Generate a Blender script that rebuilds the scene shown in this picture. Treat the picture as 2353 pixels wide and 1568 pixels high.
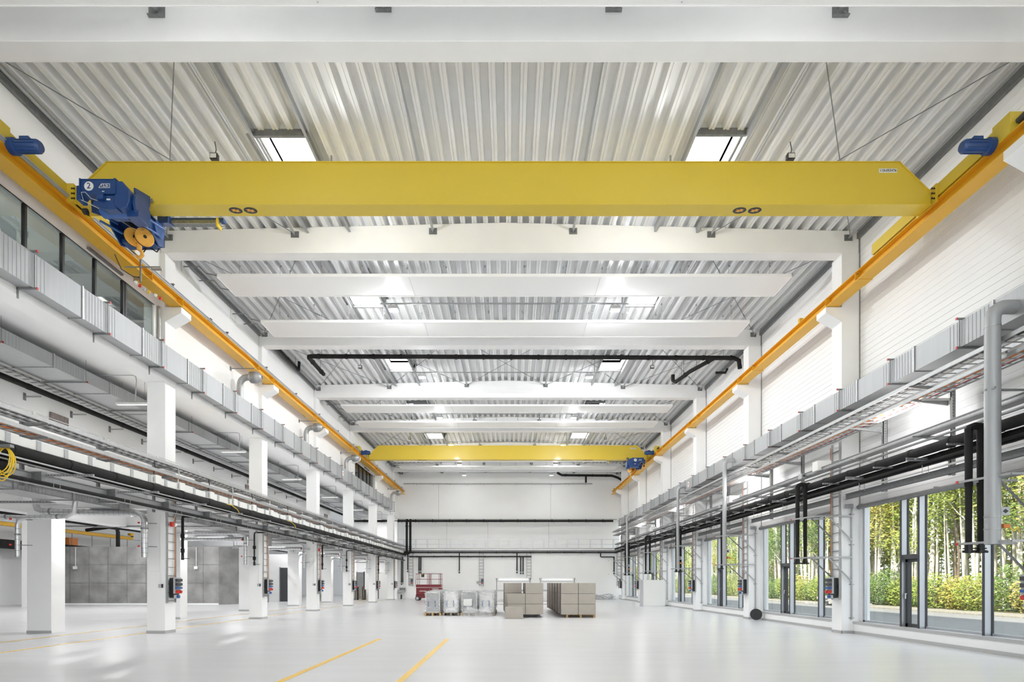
import bpy, math, random
from mathutils import Vector, Matrix
R = math.radians
random.seed(7)
for o in list(bpy.data.objects):
    bpy.data.objects.remove(o)
SC = bpy.context.scene
COL = SC.collection
# ------------------------------------------------------------ camera (metres; Y runs down the hall, Z up)
H = 1.66
cam_d = bpy.data.cameras.new('camera')
cam = bpy.data.objects.new('camera', cam_d); COL.objects.link(cam)
cam.location = (0, 0, H); cam.rotation_euler = (R(90), 0, 0)
cam_d.sensor_width = 36.0; cam_d.lens = 1344 / 2353 * 36
cam_d.shift_x = 4.5 / 2353; cam_d.shift_y = 556 / 2353
cam_d.clip_start = .1; cam_d.clip_end = 600
SC.camera = cam
# ------------------------------------------------------------ world, sun, exposure
SC.view_settings.view_transform = 'Standard'
SC.view_settings.look = 'None'
SC.view_settings.gamma = 1
SC.view_settings.use_curve_mapping = False
SC.view_settings.exposure = .97
w = bpy.data.worlds.new('sky'); SC.world = w; w.use_nodes = True
nt = w.node_tree; bg = nt.nodes['Background']
tc = nt.nodes.new('ShaderNodeTexCoord'); sep = nt.nodes.new('ShaderNodeSeparateXYZ')
rmp = nt.nodes.new('ShaderNodeValToRGB')
nt.links.new(tc.outputs['Generated'], sep.inputs[0]); nt.links.new(sep.outputs['Z'], rmp.inputs[0])
rmp.color_ramp.elements[0].position = 0.0; rmp.color_ramp.elements[0].color = (.97, .98, 1, 1)
rmp.color_ramp.elements[1].position = 0.8; rmp.color_ramp.elements[1].color = (.78, .87, 1, 1)
nt.links.new(rmp.outputs[0], bg.inputs[0]); bg.inputs[1].default_value = 1.1
sun_d = bpy.data.lights.new('sun', 'SUN'); sun_d.energy = 5; sun_d.angle = R(2); sun_d.color = (1, .93, .8)
sun = bpy.data.objects.new('sun', sun_d); COL.objects.link(sun)
sun.rotation_euler = Vector((0.55, 0.38, -0.78)).to_track_quat('-Z', 'Y').to_euler()
SC.cycles.max_bounces = 12; SC.cycles.diffuse_bounces = 9; SC.cycles.glossy_bounces = 3
SC.cycles.transparent_max_bounces = 16; SC.cycles.transmission_bounces = 4
SC.cycles.use_denoising = True
SC.cycles.use_adaptive_sampling = True; SC.cycles.adaptive_threshold = .03
SC.cycles.sample_clamp_indirect = 8; SC.cycles.caustics_reflective = False; SC.cycles.caustics_refractive = False

# ------------------------------------------------------------ materials
def pbr(name, col, rough=.6, metal=0, noise=0, scale=3, spec=.5, bump=0, coat=0, emit=None, es=0, stretch=(1, 1, 1)):
    m = bpy.data.materials.new(name); m.use_nodes = True
    t = m.node_tree; b = t.nodes['Principled BSDF']
    b.inputs['Roughness'].default_value = rough; b.inputs['Metallic'].default_value = metal
    b.inputs['Specular IOR Level'].default_value = spec
    c4 = (*col, 1)
    b.inputs['Base Color'].default_value = c4
    if coat:
        b.inputs['Coat Weight'].default_value = coat; b.inputs['Coat Roughness'].default_value = .08
    if noise or bump:
        g = t.nodes.new('ShaderNodeTexCoord'); mp = t.nodes.new('ShaderNodeMapping'); mp.inputs['Scale'].default_value = stretch
        n = t.nodes.new('ShaderNodeTexNoise'); n.inputs['Scale'].default_value = scale; n.inputs['Detail'].default_value = 5
        t.links.new(g.outputs['Object'], mp.inputs[0]); t.links.new(mp.outputs[0], n.inputs['Vector'])
        if noise:
            r = t.nodes.new('ShaderNodeValToRGB')
            r.color_ramp.elements[0].position = .3; r.color_ramp.elements[1].position = .7
            r.color_ramp.elements[0].color = (*[max(0, c * (1 - noise)) for c in col], 1)
            r.color_ramp.elements[1].color = (*[min(1, c * (1 + noise * .6)) for c in col], 1)
            t.links.new(n.outputs['Fac'], r.inputs[0]); t.links.new(r.outputs[0], b.inputs['Base Color'])
        if bump:
            bp = t.nodes.new('ShaderNodeBump'); bp.inputs['Strength'].default_value = bump; bp.inputs['Distance'].default_value = .02
            t.links.new(n.outputs['Fac'], bp.inputs['Height']); t.links.new(bp.outputs[0], b.inputs['Normal'])
    if emit:
        b.inputs['Emission Color'].default_value = (*emit, 1); b.inputs['Emission Strength'].default_value = es
    return m
def thin_glass(name, tint, gloss=.12, alpha=.0):
    m = bpy.data.materials.new(name); m.use_nodes = True; t = m.node_tree
    out = t.nodes['Material Output']; t.nodes.remove(t.nodes['Principled BSDF'])
    tr = t.nodes.new('ShaderNodeBsdfTransparent'); tr.inputs[0].default_value = (*tint, 1)
    gl = t.nodes.new('ShaderNodeBsdfGlossy'); gl.inputs['Roughness'].default_value = .02
    mx = t.nodes.new('ShaderNodeMixShader'); lw = t.nodes.new('ShaderNodeMath'); lw.operation = 'POWER'; lw.inputs[1].default_value = 4
    fc = t.nodes.new('ShaderNodeLayerWeight'); fc.inputs[0].default_value = .5; t.links.new(fc.outputs['Facing'], lw.inputs[0])
    ad = t.nodes.new('ShaderNodeMath'); ad.operation = 'MULTIPLY_ADD'; ad.inputs[1].default_value = .45; ad.inputs[2].default_value = gloss
    t.links.new(lw.outputs[0], ad.inputs[0]); t.links.new(ad.outputs[0], mx.inputs[0])
    t.links.new(tr.outputs[0], mx.inputs[1]); t.links.new(gl.outputs[0], mx.inputs[2]); t.links.new(mx.outputs[0], out.inputs[0])
    return m
MT = dict(
    white=pbr('white_painted_concrete', (.89, .892, .893), .65, noise=.025, scale=1.2, bump=.06),
    wall=pbr('white_wall_paint', (.89, .892, .893), .7, noise=.02, scale=.7),
    panel=pbr('off_white_sandwich_panel', (.89, .89, .89), .45, noise=.02, scale=.5),
    radiant=pbr('white_radiant_panel', (.94, .94, .94), .4),
    deck=pbr('off_white_steel_deck', (.80, .805, .81), .42, noise=.03, scale=2.5),
    girder=pbr('yellow_girder_paint', (.70, .515, .045), .38, noise=.03, scale=.6, coat=.2),
    runway=pbr('orange_yellow_runway_paint', (.78, .43, .025), .4, noise=.04, scale=1),
    line=pbr('yellow_floor_paint', (.80, .50, .05), .35, noise=.06, scale=6),
    blue=pbr('blue_hoist_paint', (.012, .055, .20), .38, noise=.08, scale=4, coat=.15),
    blue2=pbr('bright_blue_paint', (.03, .11, .36), .4, noise=.05, scale=4),
    hook=pbr('orange_hook_paint', (.80, .40, .06), .45, noise=.08, scale=8),
    galv=pbr('galvanised_steel', (.42, .425, .43), .42, metal=.6, noise=.12, scale=14),
    galvl=pbr('light_galvanised_duct', (.40, .41, .42), .5, metal=.35, noise=.05, scale=3, stretch=(1, 6, .3)),
    galvd=pbr('dull_galvanised_steel', (.25, .255, .26), .5, metal=.5, noise=.15, scale=9),
    chrome=pbr('bright_spiral_duct', (.66, .67, .68), .28, metal=.9, noise=.05, scale=5),
    alu=pbr('silver_anodised_aluminium', (.52, .55, .59), .35, metal=.55, noise=.04, scale=2),
    dark=pbr('anthracite_frame', (.055, .058, .065), .45, noise=.1, scale=3),
    black=pbr('black_pipe_insulation', (.020, .019, .019), .8, noise=.25, scale=4, spec=.25),
    blackp=pbr('black_plastic', (.015, .015, .016), .4),
    conc=pbr('raw_concrete', (.31, .305, .30), .8, noise=.38, scale=.9, bump=.3),
    skirt=pbr('grey_skirting', (.46, .46, .46), .5),
    card=pbr('grey_cardboard', (.42, .385, .34), .85, noise=.06, scale=3, bump=.05),
    cardd=pbr('dark_cardboard_edge', (.26, .22, .21), .9, noise=.3, scale=14, bump=.4),
    wood=pbr('pallet_wood', (.52, .37, .20), .8, noise=.25, scale=9, stretch=(1, 1, 6)),
    wood2=pbr('grey_old_wood', (.30, .26, .22), .85, noise=.3, scale=9),
    red=pbr('dark_red_lift_paint', (.20, .022, .03), .45, noise=.12, scale=4),
    redb=pbr('bright_red_plastic', (.62, .03, .02), .4),
    orange=pbr('orange_cable', (.62, .20, .04), .5),
    yel=pbr('yellow_cable', (.85, .58, .03), .45),
    wplast=pbr('white_plastic', (.80, .80, .78), .4),
    gplast=pbr('grey_plastic', (.45, .46, .47), .45),
    rubber=pbr('grey_rubber', (.06, .06, .06), .8),
    asphalt=pbr('pale_asphalt', (.22, .22, .225), .85, noise=.1, scale=4),
    gravel=pbr('pale_gravel', (.30, .28, .24), .9, noise=.35, scale=9, bump=.5),
    bounce_pale=pbr('pale_bounce_ground', (.62, .62, .62), .85, noise=.1, scale=.4),
    soil=pbr('forest_soil', (.13, .12, .06), .95, noise=.4, scale=2, bump=.5),
    bark=pbr('pale_birch_bark', (.80, .76, .68), .8, noise=.3, scale=5, stretch=(1, 1, .4)),
    barkd=pbr('brown_bark', (.24, .19, .14), .85, noise=.35, scale=6, stretch=(1, 1, .3)),
    stone=pbr('rubble_stone', (.45, .44, .43), .9, noise=.3, scale=3),
    tube=pbr('lit_fluorescent_tube', (1, 1, 1), .5, emit=(1, .97, .9), es=14),
    lens=pbr('lit_lamp_lens', (1, 1, 1), .5, emit=(1, .98, .94), es=9),
    fill_lens=pbr('added_glow_diffuser', (.9, .9, .9), .5, emit=(1, .98, .94), es=.5),  # glow added to luminaires that are switched off
    sky=pbr('bright_skylight_dome', (1, 1, 1), .5, emit=(1, .99, .97), es=7),
    glass=thin_glass('clear_window_glass', (.97, .985, .975), .02),
    gglass=thin_glass('grey_office_glass', (.50, .54, .53), .14),
    film=None,
)
def film_mat():
    m = bpy.data.materials.new('clear_stretch_film'); m.use_nodes = True; t = m.node_tree
    b = t.nodes['Principled BSDF']; b.inputs['Base Color'].default_value = (.62, .63, .64, 1); b.inputs['Roughness'].default_value = .22
    n = t.nodes.new('ShaderNodeTexNoise'); n.inputs['Scale'].default_value = 2.6; n.inputs['Detail'].default_value = 3
    mp = t.nodes.new('ShaderNodeMapping'); mp.inputs['Scale'].default_value = (1, 1, 3); g = t.nodes.new('ShaderNodeTexCoord')
    t.links.new(g.outputs['Object'], mp.inputs[0]); t.links.new(mp.outputs[0], n.inputs['Vector'])
    bp = t.nodes.new('ShaderNodeBump'); bp.inputs['Strength'].default_value = .3; bp.inputs['Distance'].default_value = .03
    t.links.new(n.outputs['Fac'], bp.inputs['Height']); t.links.new(bp.outputs[0], b.inputs['Normal'])
    r = t.nodes.new('ShaderNodeValToRGB'); r.color_ramp.elements[0].position = .38; r.color_ramp.elements[1].position = .62
    r.color_ramp.elements[0].color = (.2, .2, .2, 1); r.color_ramp.elements[1].color = (.42, .42, .42, 1)
    t.links.new(n.outputs['Fac'], r.inputs[0]); t.links.new(r.outputs[0], b.inputs['Alpha'])
    return m
MT['film'] = film_mat()
def floor_mat():
    m = bpy.data.materials.new('pale_grey_coated_floor'); m.use_nodes = True; t = m.node_tree
    b = t.nodes['Principled BSDF']; g = t.nodes.new('ShaderNodeTexCoord')
    mp = t.nodes.new('ShaderNodeMapping'); mp.inputs['Scale'].default_value = (.35, 1.6, 1)
    n = t.nodes.new('ShaderNodeTexNoise'); n.inputs['Scale'].default_value = 1.1; n.inputs['Detail'].default_value = 6
    t.links.new(g.outputs['Object'], mp.inputs[0]); t.links.new(mp.outputs[0], n.inputs['Vector'])
    r = t.nodes.new('ShaderNodeValToRGB'); r.color_ramp.elements[0].position = .3; r.color_ramp.elements[1].position = .7
    r.color_ramp.elements[0].color = (.60, .603, .61, 1); r.color_ramp.elements[1].color = (.63, .632, .637, 1)
    t.links.new(n.outputs['Fac'], r.inputs[0]); t.links.new(r.outputs[0], b.inputs['Base Color'])
    b.inputs['Roughness'].default_value = .27
    return m
MT['floor'] = floor_mat()
def leaf_mat(name, c1, c2, c3):
    m = bpy.data.materials.new(name); m.use_nodes = True; t = m.node_tree
    out = t.nodes['Material Output']; b = t.nodes['Principled BSDF']; b.inputs['Roughness'].default_value = .6
    g = t.nodes.new('ShaderNodeTexCoord'); n = t.nodes.new('ShaderNodeTexNoise'); n.inputs['Scale'].default_value = 1.3; n.inputs['Detail'].default_value = 8
    t.links.new(g.outputs['Object'], n.inputs['Vector'])
    r = t.nodes.new('ShaderNodeValToRGB'); r.color_ramp.elements[0].position = .36; r.color_ramp.elements[1].position = .66
    r.color_ramp.elements[0].color = (*c1, 1); r.color_ramp.elements[1].color = (*c3, 1)
    e = r.color_ramp.elements.new(.5); e.color = (*c2, 1)
    t.links.new(n.outputs['Fac'], r.inputs[0]); t.links.new(r.outputs[0], b.inputs['Base Color'])
    tl = t.nodes.new('ShaderNodeBsdfTranslucent'); t.links.new(r.outputs[0], tl.inputs[0])
    mx = t.nodes.new('ShaderNodeMixShader'); mx.inputs[0].default_value = .4
    t.links.new(b.outputs[0], mx.inputs[1]); t.links.new(tl.outputs[0], mx.inputs[2]); t.links.new(mx.outputs[0], out.inputs[0])
    return m
MT['leafg'] = leaf_mat('yellow_green_leaves', (.17, .25, .05), (.36, .44, .10), (.62, .60, .18))
MT['leafy'] = leaf_mat('golden_autumn_leaves', (.30, .30, .08), (.52, .46, .13), (.70, .56, .2))
MT['leafd'] = leaf_mat('deep_green_leaves', (.08, .15, .04), (.18, .29, .08), (.34, .43, .13))

# ------------------------------------------------------------ geometry helpers (world metres)
class MB:
    def __init__(s): s.v = []; s.f = []; s.mi = []; s.cm = 0
    def add(s, vs, fs):
        n = len(s.v); s.v += [tuple(v) for v in vs]; s.f += [tuple(i + n for i in f) for f in fs]; s.mi += [s.cm] * len(fs); return s
    def box(s, x0, x1, y0, y1, z0, z1):
        return s.add([(x, y, z) for x in (x0, x1) for y in (y0, y1) for z in (z0, z1)],
                     [(0, 1, 3, 2), (4, 6, 7, 5), (0, 4, 5, 1), (2, 3, 7, 6), (0, 2, 6, 4), (1, 5, 7, 3)])
    def cbox(s, x, y, z, w, d, h): return s.box(x - w / 2, x + w / 2, y - d / 2, y + d / 2, z - h / 2, z + h / 2)
    def prism(s, poly, ax, a, b):
        def P(u, v, t): return (t, u, v) if ax == 'x' else ((u, t, v) if ax == 'y' else (u, v, t))
        n = len(poly)
        vs = [P(u, v, a) for u, v in poly] + [P(u, v, b) for u, v in poly]
        return s.add(vs, [tuple(range(n)), tuple(range(2 * n - 1, n - 1, -1))] + [(i, i + n, (i + 1) % n + n, (i + 1) % n) for i in range(n)])
    def tube(s, pts, r, n=8, caps=True):
        pts = [Vector(p) for p in pts]; rings = []; up = None
        for i, p in enumerate(pts):
            d = (pts[min(i + 1, len(pts) - 1)] - pts[max(i - 1, 0)]).normalized()
            if up is None:
                up = Vector((0, 0, 1)) if abs(d.z) < .9 else Vector((1, 0, 0))
            a = (up - d * up.dot(d))
            if a.length < 1e-4: a = d.orthogonal()
            a.normalize(); up = a; b = d.cross(a)
            rr = r[i] if isinstance(r, (list, tuple)) else r
            rings.append([p + (a * math.cos(2 * math.pi * k / n) + b * math.sin(2 * math.pi * k / n)) * rr for k in range(n)])
        vs = [v for rg in rings for v in rg]; fs = []
        for i in range(len(pts) - 1):
            for k in range(n):
                fs.append((i * n + k, i * n + (k + 1) % n, (i + 1) * n + (k + 1) % n, (i + 1) * n + k))
        if caps: fs += [tuple(range(n - 1, -1, -1)), tuple(range(len(vs) - n, len(vs)))]
        return s.add(vs, fs)
    def bar(s, p, q, w, h):
        p, q = Vector(p), Vector(q); d = (q - p).normalized()
        up = Vector((0, 0, 1)) if abs(d.z) < .95 else Vector((0, 1, 0))
        a = d.cross(up).normalized(); b = a.cross(d).normalized()
        vs = [c + a * (w / 2 * i) + b * (h / 2 * j) for c in (p, q) for i, j in ((-1, -1), (1, -1), (1, 1), (-1, 1))]
        return s.add(vs, [(0, 1, 2, 3), (7, 6, 5, 4), (0, 4, 5, 1), (1, 5, 6, 2), (2, 6, 7, 3), (3, 7, 4, 0)])
    def build(s, name, mat, parent=None, smooth=False, bevel=0):
        off = Vector((0, 0, 0))
        if parent is not None:
            q = parent
            while q.parent is not None: q = q.parent
            off = q.location
        me = bpy.data.meshes.new(name)
        me.from_pydata([(x - off.x, y - off.y, z - off.z) for x, y, z in s.v], [], s.f)
        mats = mat if isinstance(mat, (list, tuple)) else [mat]
        for m in mats: me.materials.append(MT[m] if isinstance(m, str) else m)
        if len(mats) > 1: me.polygons.foreach_set('material_index', s.mi)
        if smooth: me.polygons.foreach_set('use_smooth', [True] * len(me.polygons))
        me.update()
        o = bpy.data.objects.new(name, me); COL.objects.link(o)
        if parent is not None: o.parent = parent
        if smooth:
            try: me.set_sharp_from_angle(angle=R(40))
            except Exception: pass
        if bevel:
            md = o.modifiers.new('bevel', 'BEVEL'); md.width = bevel; md.segments = 2; md.limit_method = 'ANGLE'
        return o
def tag(o, label=None, cat=None, group=None, kind=None):
    if label: o['label'] = label
    if cat: o['category'] = cat
    if group: o['group'] = group
    if kind: o['kind'] = kind
    return o
def thing(name, label, cat, loc, group=None, kind=None):
    o = bpy.data.objects.new(name, None); COL.objects.link(o); o.location = loc; o.empty_display_size = .1
    return tag(o, label, cat, group, kind)
def struct(name, mb, mat, label=None, **k): return tag(mb.build(name, mat, **k), label, None, None, 'structure')
def copy_tree(o, parent=None, loc=None, label=None, first=True):
    c = o.copy(); COL.objects.link(c)
    if parent is not None: c.parent = parent
    if first:
        if loc is not None: c.location = loc
        if label: c['label'] = label
    for ch in list(KIDS.get(o.name, [])) or [k for k in bpy.data.objects if k.parent == o]:
        copy_tree(ch, c, first=False)
    return c
KIDS = {}
def index_kids():
    KIDS.clear()
    for k in bpy.data.objects:
        if k.parent is not None: KIDS.setdefault(k.parent.name, []).append(k)
def arc(c, r, a0, a1, ax, n=6, fixed=0):
    out = []
    for i in range(n + 1):
        a = R(a0 + (a1 - a0) * i / n); u = c[0] + r * math.cos(a); v = c[1] + r * math.sin(a)
        out.append((u, fixed, v) if ax == 'xz' else ((fixed, u, v) if ax == 'yz' else (u, v, fixed)))
    return out
def text_part(txt, size, loc, rot, mat, parent, name='lettering', ext=.004, align='CENTER'):
    cu = bpy.data.curves.new(name, 'FONT'); cu.body = txt; cu.size = size; cu.extrude = ext; cu.align_x = align; cu.align_y = 'CENTER'
    tmp = bpy.data.objects.new('tmp_text', cu); COL.objects.link(tmp)
    bpy.context.view_layer.update()
    dg = bpy.context.evaluated_depsgraph_get()
    me = bpy.data.meshes.new_from_object(tmp.evaluated_get(dg)); bpy.data.objects.remove(tmp)
    q = parent
    while q.parent is not None: q = q.parent
    me.transform(Matrix.Translation(Vector(loc) - q.location) @ rot.to_4x4())
    me.materials.clear(); me.materials.append(MT[mat])
    o = bpy.data.objects.new(name, me); COL.objects.link(o); o.parent = parent
    return o
FACE_CAM = Matrix.Rotation(R(90), 3, 'X')      # letters upright, facing -Y
FACE_DOWN = Matrix.Rotation(R(180), 3, 'X')
ORD = ['nearest', 'second', 'third', 'fourth', 'fifth', 'sixth', 'seventh', 'eighth', 'ninth', 'tenth', 'eleventh', 'twelfth', 'thirteenth', 'fourteenth', 'fifteenth', 'sixteenth', 'seventeenth', 'eighteenth', 'nineteenth', 'twentieth']
def oc(i): return ORD[i] + (' to the camera' if i == 0 else ' from the camera')
def YB(k): return 19.2 + 7.5 * k
LX, RX = -11.32, 10.89
ZB, XC = 12.5, -.2
def zd(x): return 13.50 - .024 * abs(x - XC)      # underside of the roof deck
# ============================================================ SETTING
Y0, Y1 = -8.0, 60.6
m = MB().box(-37.5, 11.9, Y0, 78, -.3, 0); struct('floor', m, 'floor', 'pale grey glossy coated concrete floor of the hall')
# outside
m = MB().box(11.9, 24.6, -30, 190, -.35, -.05); struct('yard_asphalt', m, 'asphalt', 'pale asphalt yard outside the right windows')
m = MB().box(24.6, 27.2, -30, 190, -.35, .02); struct('gravel_verge', m, 'gravel', 'pale gravel verge between asphalt and bushes')
m = MB().box(27.2, 80, -30, 190, -.35, .05); struct('forest_ground', m, 'soil', 'brown green forest ground behind the gravel verge')
# right wall: grooved sandwich panels above the windows, real grooves
pf = []; z = 4.2; k = 0
while z < 13.25:
    pf += [(11.48, z), (11.48, z + .165), (11.494, z + .168), (11.494, z + .184)]; z += .19; k += 1
pf += [(11.48, 13.4), (11.75, 13.4), (11.75, 4.2)]
m = MB(); 
n = len(pf)
m.add([(x, Y0, z) for x, z in pf] + [(x, Y1, z) for x, z in pf], [(i, i + n, (i + 1) % n + n, (i + 1) % n) for i in range(n)])
struct('wall_right', m, 'panel', 'off-white grooved sandwich panel wall above the right windows')
m = MB().box(11.27, 11.9, Y0, Y1, 0, .31); struct('wall_right_low', m, 'white', 'low white concrete upstand wall under the right windows')
m = MB().box(11.25, 11.62, Y0, Y1, .31, .39); struct('trim_1', m, 'skirt', 'grey window sill ledge along the right wall')
m = MB().box(11.24, 11.27, Y0, Y1, 0, .09); struct('baseboard_right', m, 'skirt', 'grey skirting along the low right wall')
# left upper wall with two glazed openings
m = MB()
def lw(y0, y1, z0, z1): m.box(-11.8, -11.48, y0, y1, z0, z1)
lw(Y0, Y1, 8.9, 9.35); lw(Y0, Y1, 10.66, 13.3); lw(18.85, 43.2, 9.35, 10.66); lw(49.0, Y1, 9.35, 10.66); lw(Y0, -1, 9.35, 10.66)
struct('wall_left', m, 'wall', 'white upper wall on the left above the crane rail and duct')
m = MB().box(-11.47, -11.38, Y0, Y1, 12.93, 13.08); m.box(-11.47, -11.36, Y0, Y1, 13.16, 13.2); struct('trim_2', m, 'galvd', 'grey steel edge channel along the top of the left wall')
m = MB().box(11.38, 11.47, Y0, Y1, 12.95, 13.15); struct('trim_3', m, 'galvd', 'grey steel edge channel along the top of the right wall')
# end wall: lower, gallery recess, upper
m = MB().box(-11.9, 11.6, 60.3, 61, 0, 5.0); m.box(-11.9, 11.6, 61.9, 62.3, 5.0, 8.4); m.box(-11.9, 11.6, 60.6, 62, 8.28, 13.6)
m.box(-11.9, 11.6, 60.3, 62, 4.9, 5.14)
for x in (-7.4, -4.2, 4.3): m.box(x - .012, x + .012, 60.595, 60.62, 8.3, 12) if 0 else None
struct('wall_back', m, 'wall', 'white end wall with a recessed walkway halfway up')
m = MB()
for x in (-6.7, -2.35, 4.1): m.box(x - .015, x + .015, 61.88, 61.9, 5.2, 8.28)
for x in (-7.4, 4.2): m.box(x - .012, x + .012, 60.58, 60.6, 8.3, 11.9)
struct('trim_4', m, 'galv', 'thin grey vertical joints in the end wall')
m = MB().box(-11.92, -11.56, 60.0, 60.6, 0, 12.5); struct('wall_back_pier', m, 'white', 'white corner pier left of the end wall')
m = MB().box(-37.5, -11.5, Y0 - .4, Y0, 0, 14).box(11.3, 12, Y0 - .4, Y0, 0, 14).box(-11.5, 11.3, Y0 - .4, Y0, 0, .4).box(-11.5, 11.3, Y0 - .4, Y0, 13.2, 14); struct('wall_front', m, 'wall', 'white gable wall behind the camera with a glazed opening added for light')
t = tag(thing('window_30', 'unseen tall gable glazing added behind the camera for daylight', None, (0, Y0 - .2, .4)), kind='structure')  # unseen glazing added so daylight fills the near bays
m = MB()
for q in range(8): m.box(-11.5 + q * 3.25, -11.42 + q * 3.25, Y0 - .25, Y0 - .1, .4, 13.2)
for z in (3.6, 6.8, 10.0): m.box(-11.5, 11.3, Y0 - .25, Y0 - .1, z, z + .08)
m.build('frame', 'alu', t); MB().box(-11.5, 11.3, Y0 - .19, Y0 - .18, .4, 13.2).build('pane', 'glass', t)
struct('bounce_ground', MB().box(-60, 60, -70, Y0 - .4, -.3, -.02), 'bounce_pale', 'unseen pale ground added behind the camera to bounce light')  # unseen ground added to bounce sunlight up to the roof deck
# ------------------------------------------------------------ roof deck with skylight openings
SKX = [(-6.55, -5.35), (4.85, 6.05)]
bays = list(range(-4, 6))
def sky_y(k): return (YB(k - 1) + 3.5, YB(k - 1) + 5.4)   # opening in the bay that ends at beam k
m = MB(); P = .375
def rib(xa, ya, yb):
    xs = [xa, xa + .15, xa + .175, xa + .35, xa + P]
    zz = [0, 0, .22, .22, 0]
    pts = [(x, zd(x) + h) for x, h in zip(xs, zz)]
    # small stiffener groove in the bottom flange
    pts = [pts[0], (xa + .05, zd(xa + .05)), (xa + .055, zd(xa) + .02), (xa + .075, zd(xa) + .02), (xa + .08, zd(xa + .08))] + pts[1:]
    n = len(pts)
    m.add([(x, ya, z) for x, z in pts] + [(x, yb, z) for x, z in pts], [(i, i + 1, i + 1 + n, i + n) for i in range(n - 1)])
x = -11.75
while x < 11.75:
    hit = [s for s in SKX if x + P > s[0] + .02 and x < s[1] - .02]
    if not hit: rib(x, Y0, 61)
    else:
        y = Y0
        for k in range(-3, 7):
            a, b = sky_y(k)
            if b < Y0 or a > 60: continue
            rib(x, y, a); y = b
        rib(x, y, 61)
    x += P
cd = struct('ceiling', m, 'deck', 'off-white trapezoidal steel roof deck above the hall')
m = MB().box(-12, 12, Y0, 62, 13.95, 14.05)
holes = []
m = MB()
ys = [Y0]
for k in range(-3, 7):
    a, b = sky_y(k)
    if a > Y0 and b < 61: ys += [a, b]
ys.append(62)
for i in range(len(ys) - 1):
    if i % 2 == 0: m.box(-12, 12, ys[i], ys[i + 1], 13.75, 13.95)
    else:
        for a, b in ((-12, SKX[0][0]), (SKX[0][1], SKX[1][0]), (SKX[1][1], 12)): m.box(a, b, ys[i], ys[i + 1], 13.75, 13.95)
struct('ceiling_insulation', m, 'deck', 'roof build-up above the steel deck')
# left aisle shell
m = MB().box(-37.5, -11.9, Y0, 78, 8.75, 9.0)
struct('ceiling_aisle', m, 'wall', 'grey-white ceiling of the left gallery')
m = MB().box(-16.6, -12.02, Y0, 60, 4.55, 4.85)
for k in range(-2, 6): m.box(-16.6, -12.0, YB(k), YB(k) + .5, 4.1, 4.55)
struct('floor_gallery', m, 'wall', 'concrete gallery slab behind the left columns')
m = MB().box(-16.6, -16.0, Y0, 52, 4.0, 8.75); struct('wall_left_gallery', m, 'wall', 'white rear wall of the left gallery')
m = MB().box(-38, -37.5, Y0, 78, 0, 9); m.box(-37.5, -11.9, 77.6, 78, 0, 9); struct('wall_left_far', m, 'wall', 'white far walls of the side hall')
m = MB().box(-16.6, -11.9, 60.2, 60.6, 0, 9); struct('wall_gallery_end', m, 'wall', 'white end wall of the left gallery')
# raw concrete block in the side hall
m = MB()
def cpan(x0, x1, y0, y1): m.box(x0, x1, y0, y1, 0, 4.42)
cpan(-36, -22.2, 44.6, 46); m.prism([(-22.2, 44.6), (-20.6, 46.6), (-20.6, 50), (-22.2, 50)], 'z', 0, 4.42)
struct('wall_side_hall', m, 'conc', 'raw grey concrete wall in the side hall with formwork joints')
m = MB()
for i in range(10):
    x = -23.4 - 1.45 * i
    m.box(x - .01, x + .01, 44.585, 44.6, .1, 4.4)
for z in (1.65, 3.05): m.box(-36, -22.2, 44.585, 44.6, z - .01, z + .01)
for i in range(9):
    for z in (.7, 2.4): m.cbox(-23.4 - 1.45 * i - .05, 44.58, z, .06, .02, .06)
struct('trim_5', m, 'galvd', 'formwork joints and tie holes in the concrete wall')
m = MB().box(-36, -22.2, 44.5, 44.6, 0, .1); struct('baseboard_left', m, 'wall', 'pale skirting of the concrete wall')

# floor lines
FL = []
def fline(x, y0, y1, w, label):
    m = MB().box(x - w / 2, x + w / 2, y0, y1, .001, .004); tag(m.build('floor_marking', 'line'), label, 'floor line', 'yellow lines painted on the floor')
fline(-3.86, 0, 17.3, .125, 'thick yellow floor line left of the two in the foreground')
fline(-1.85, 0, 17.3, .125, 'thick yellow floor line right of the two in the foreground')
fline(-12.08, -2, 58, .11, 'long yellow floor line running just behind the left columns')
fline(-14.14, -2, 58, .11, 'long yellow floor line on the aisle side of the left walkway')

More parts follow.
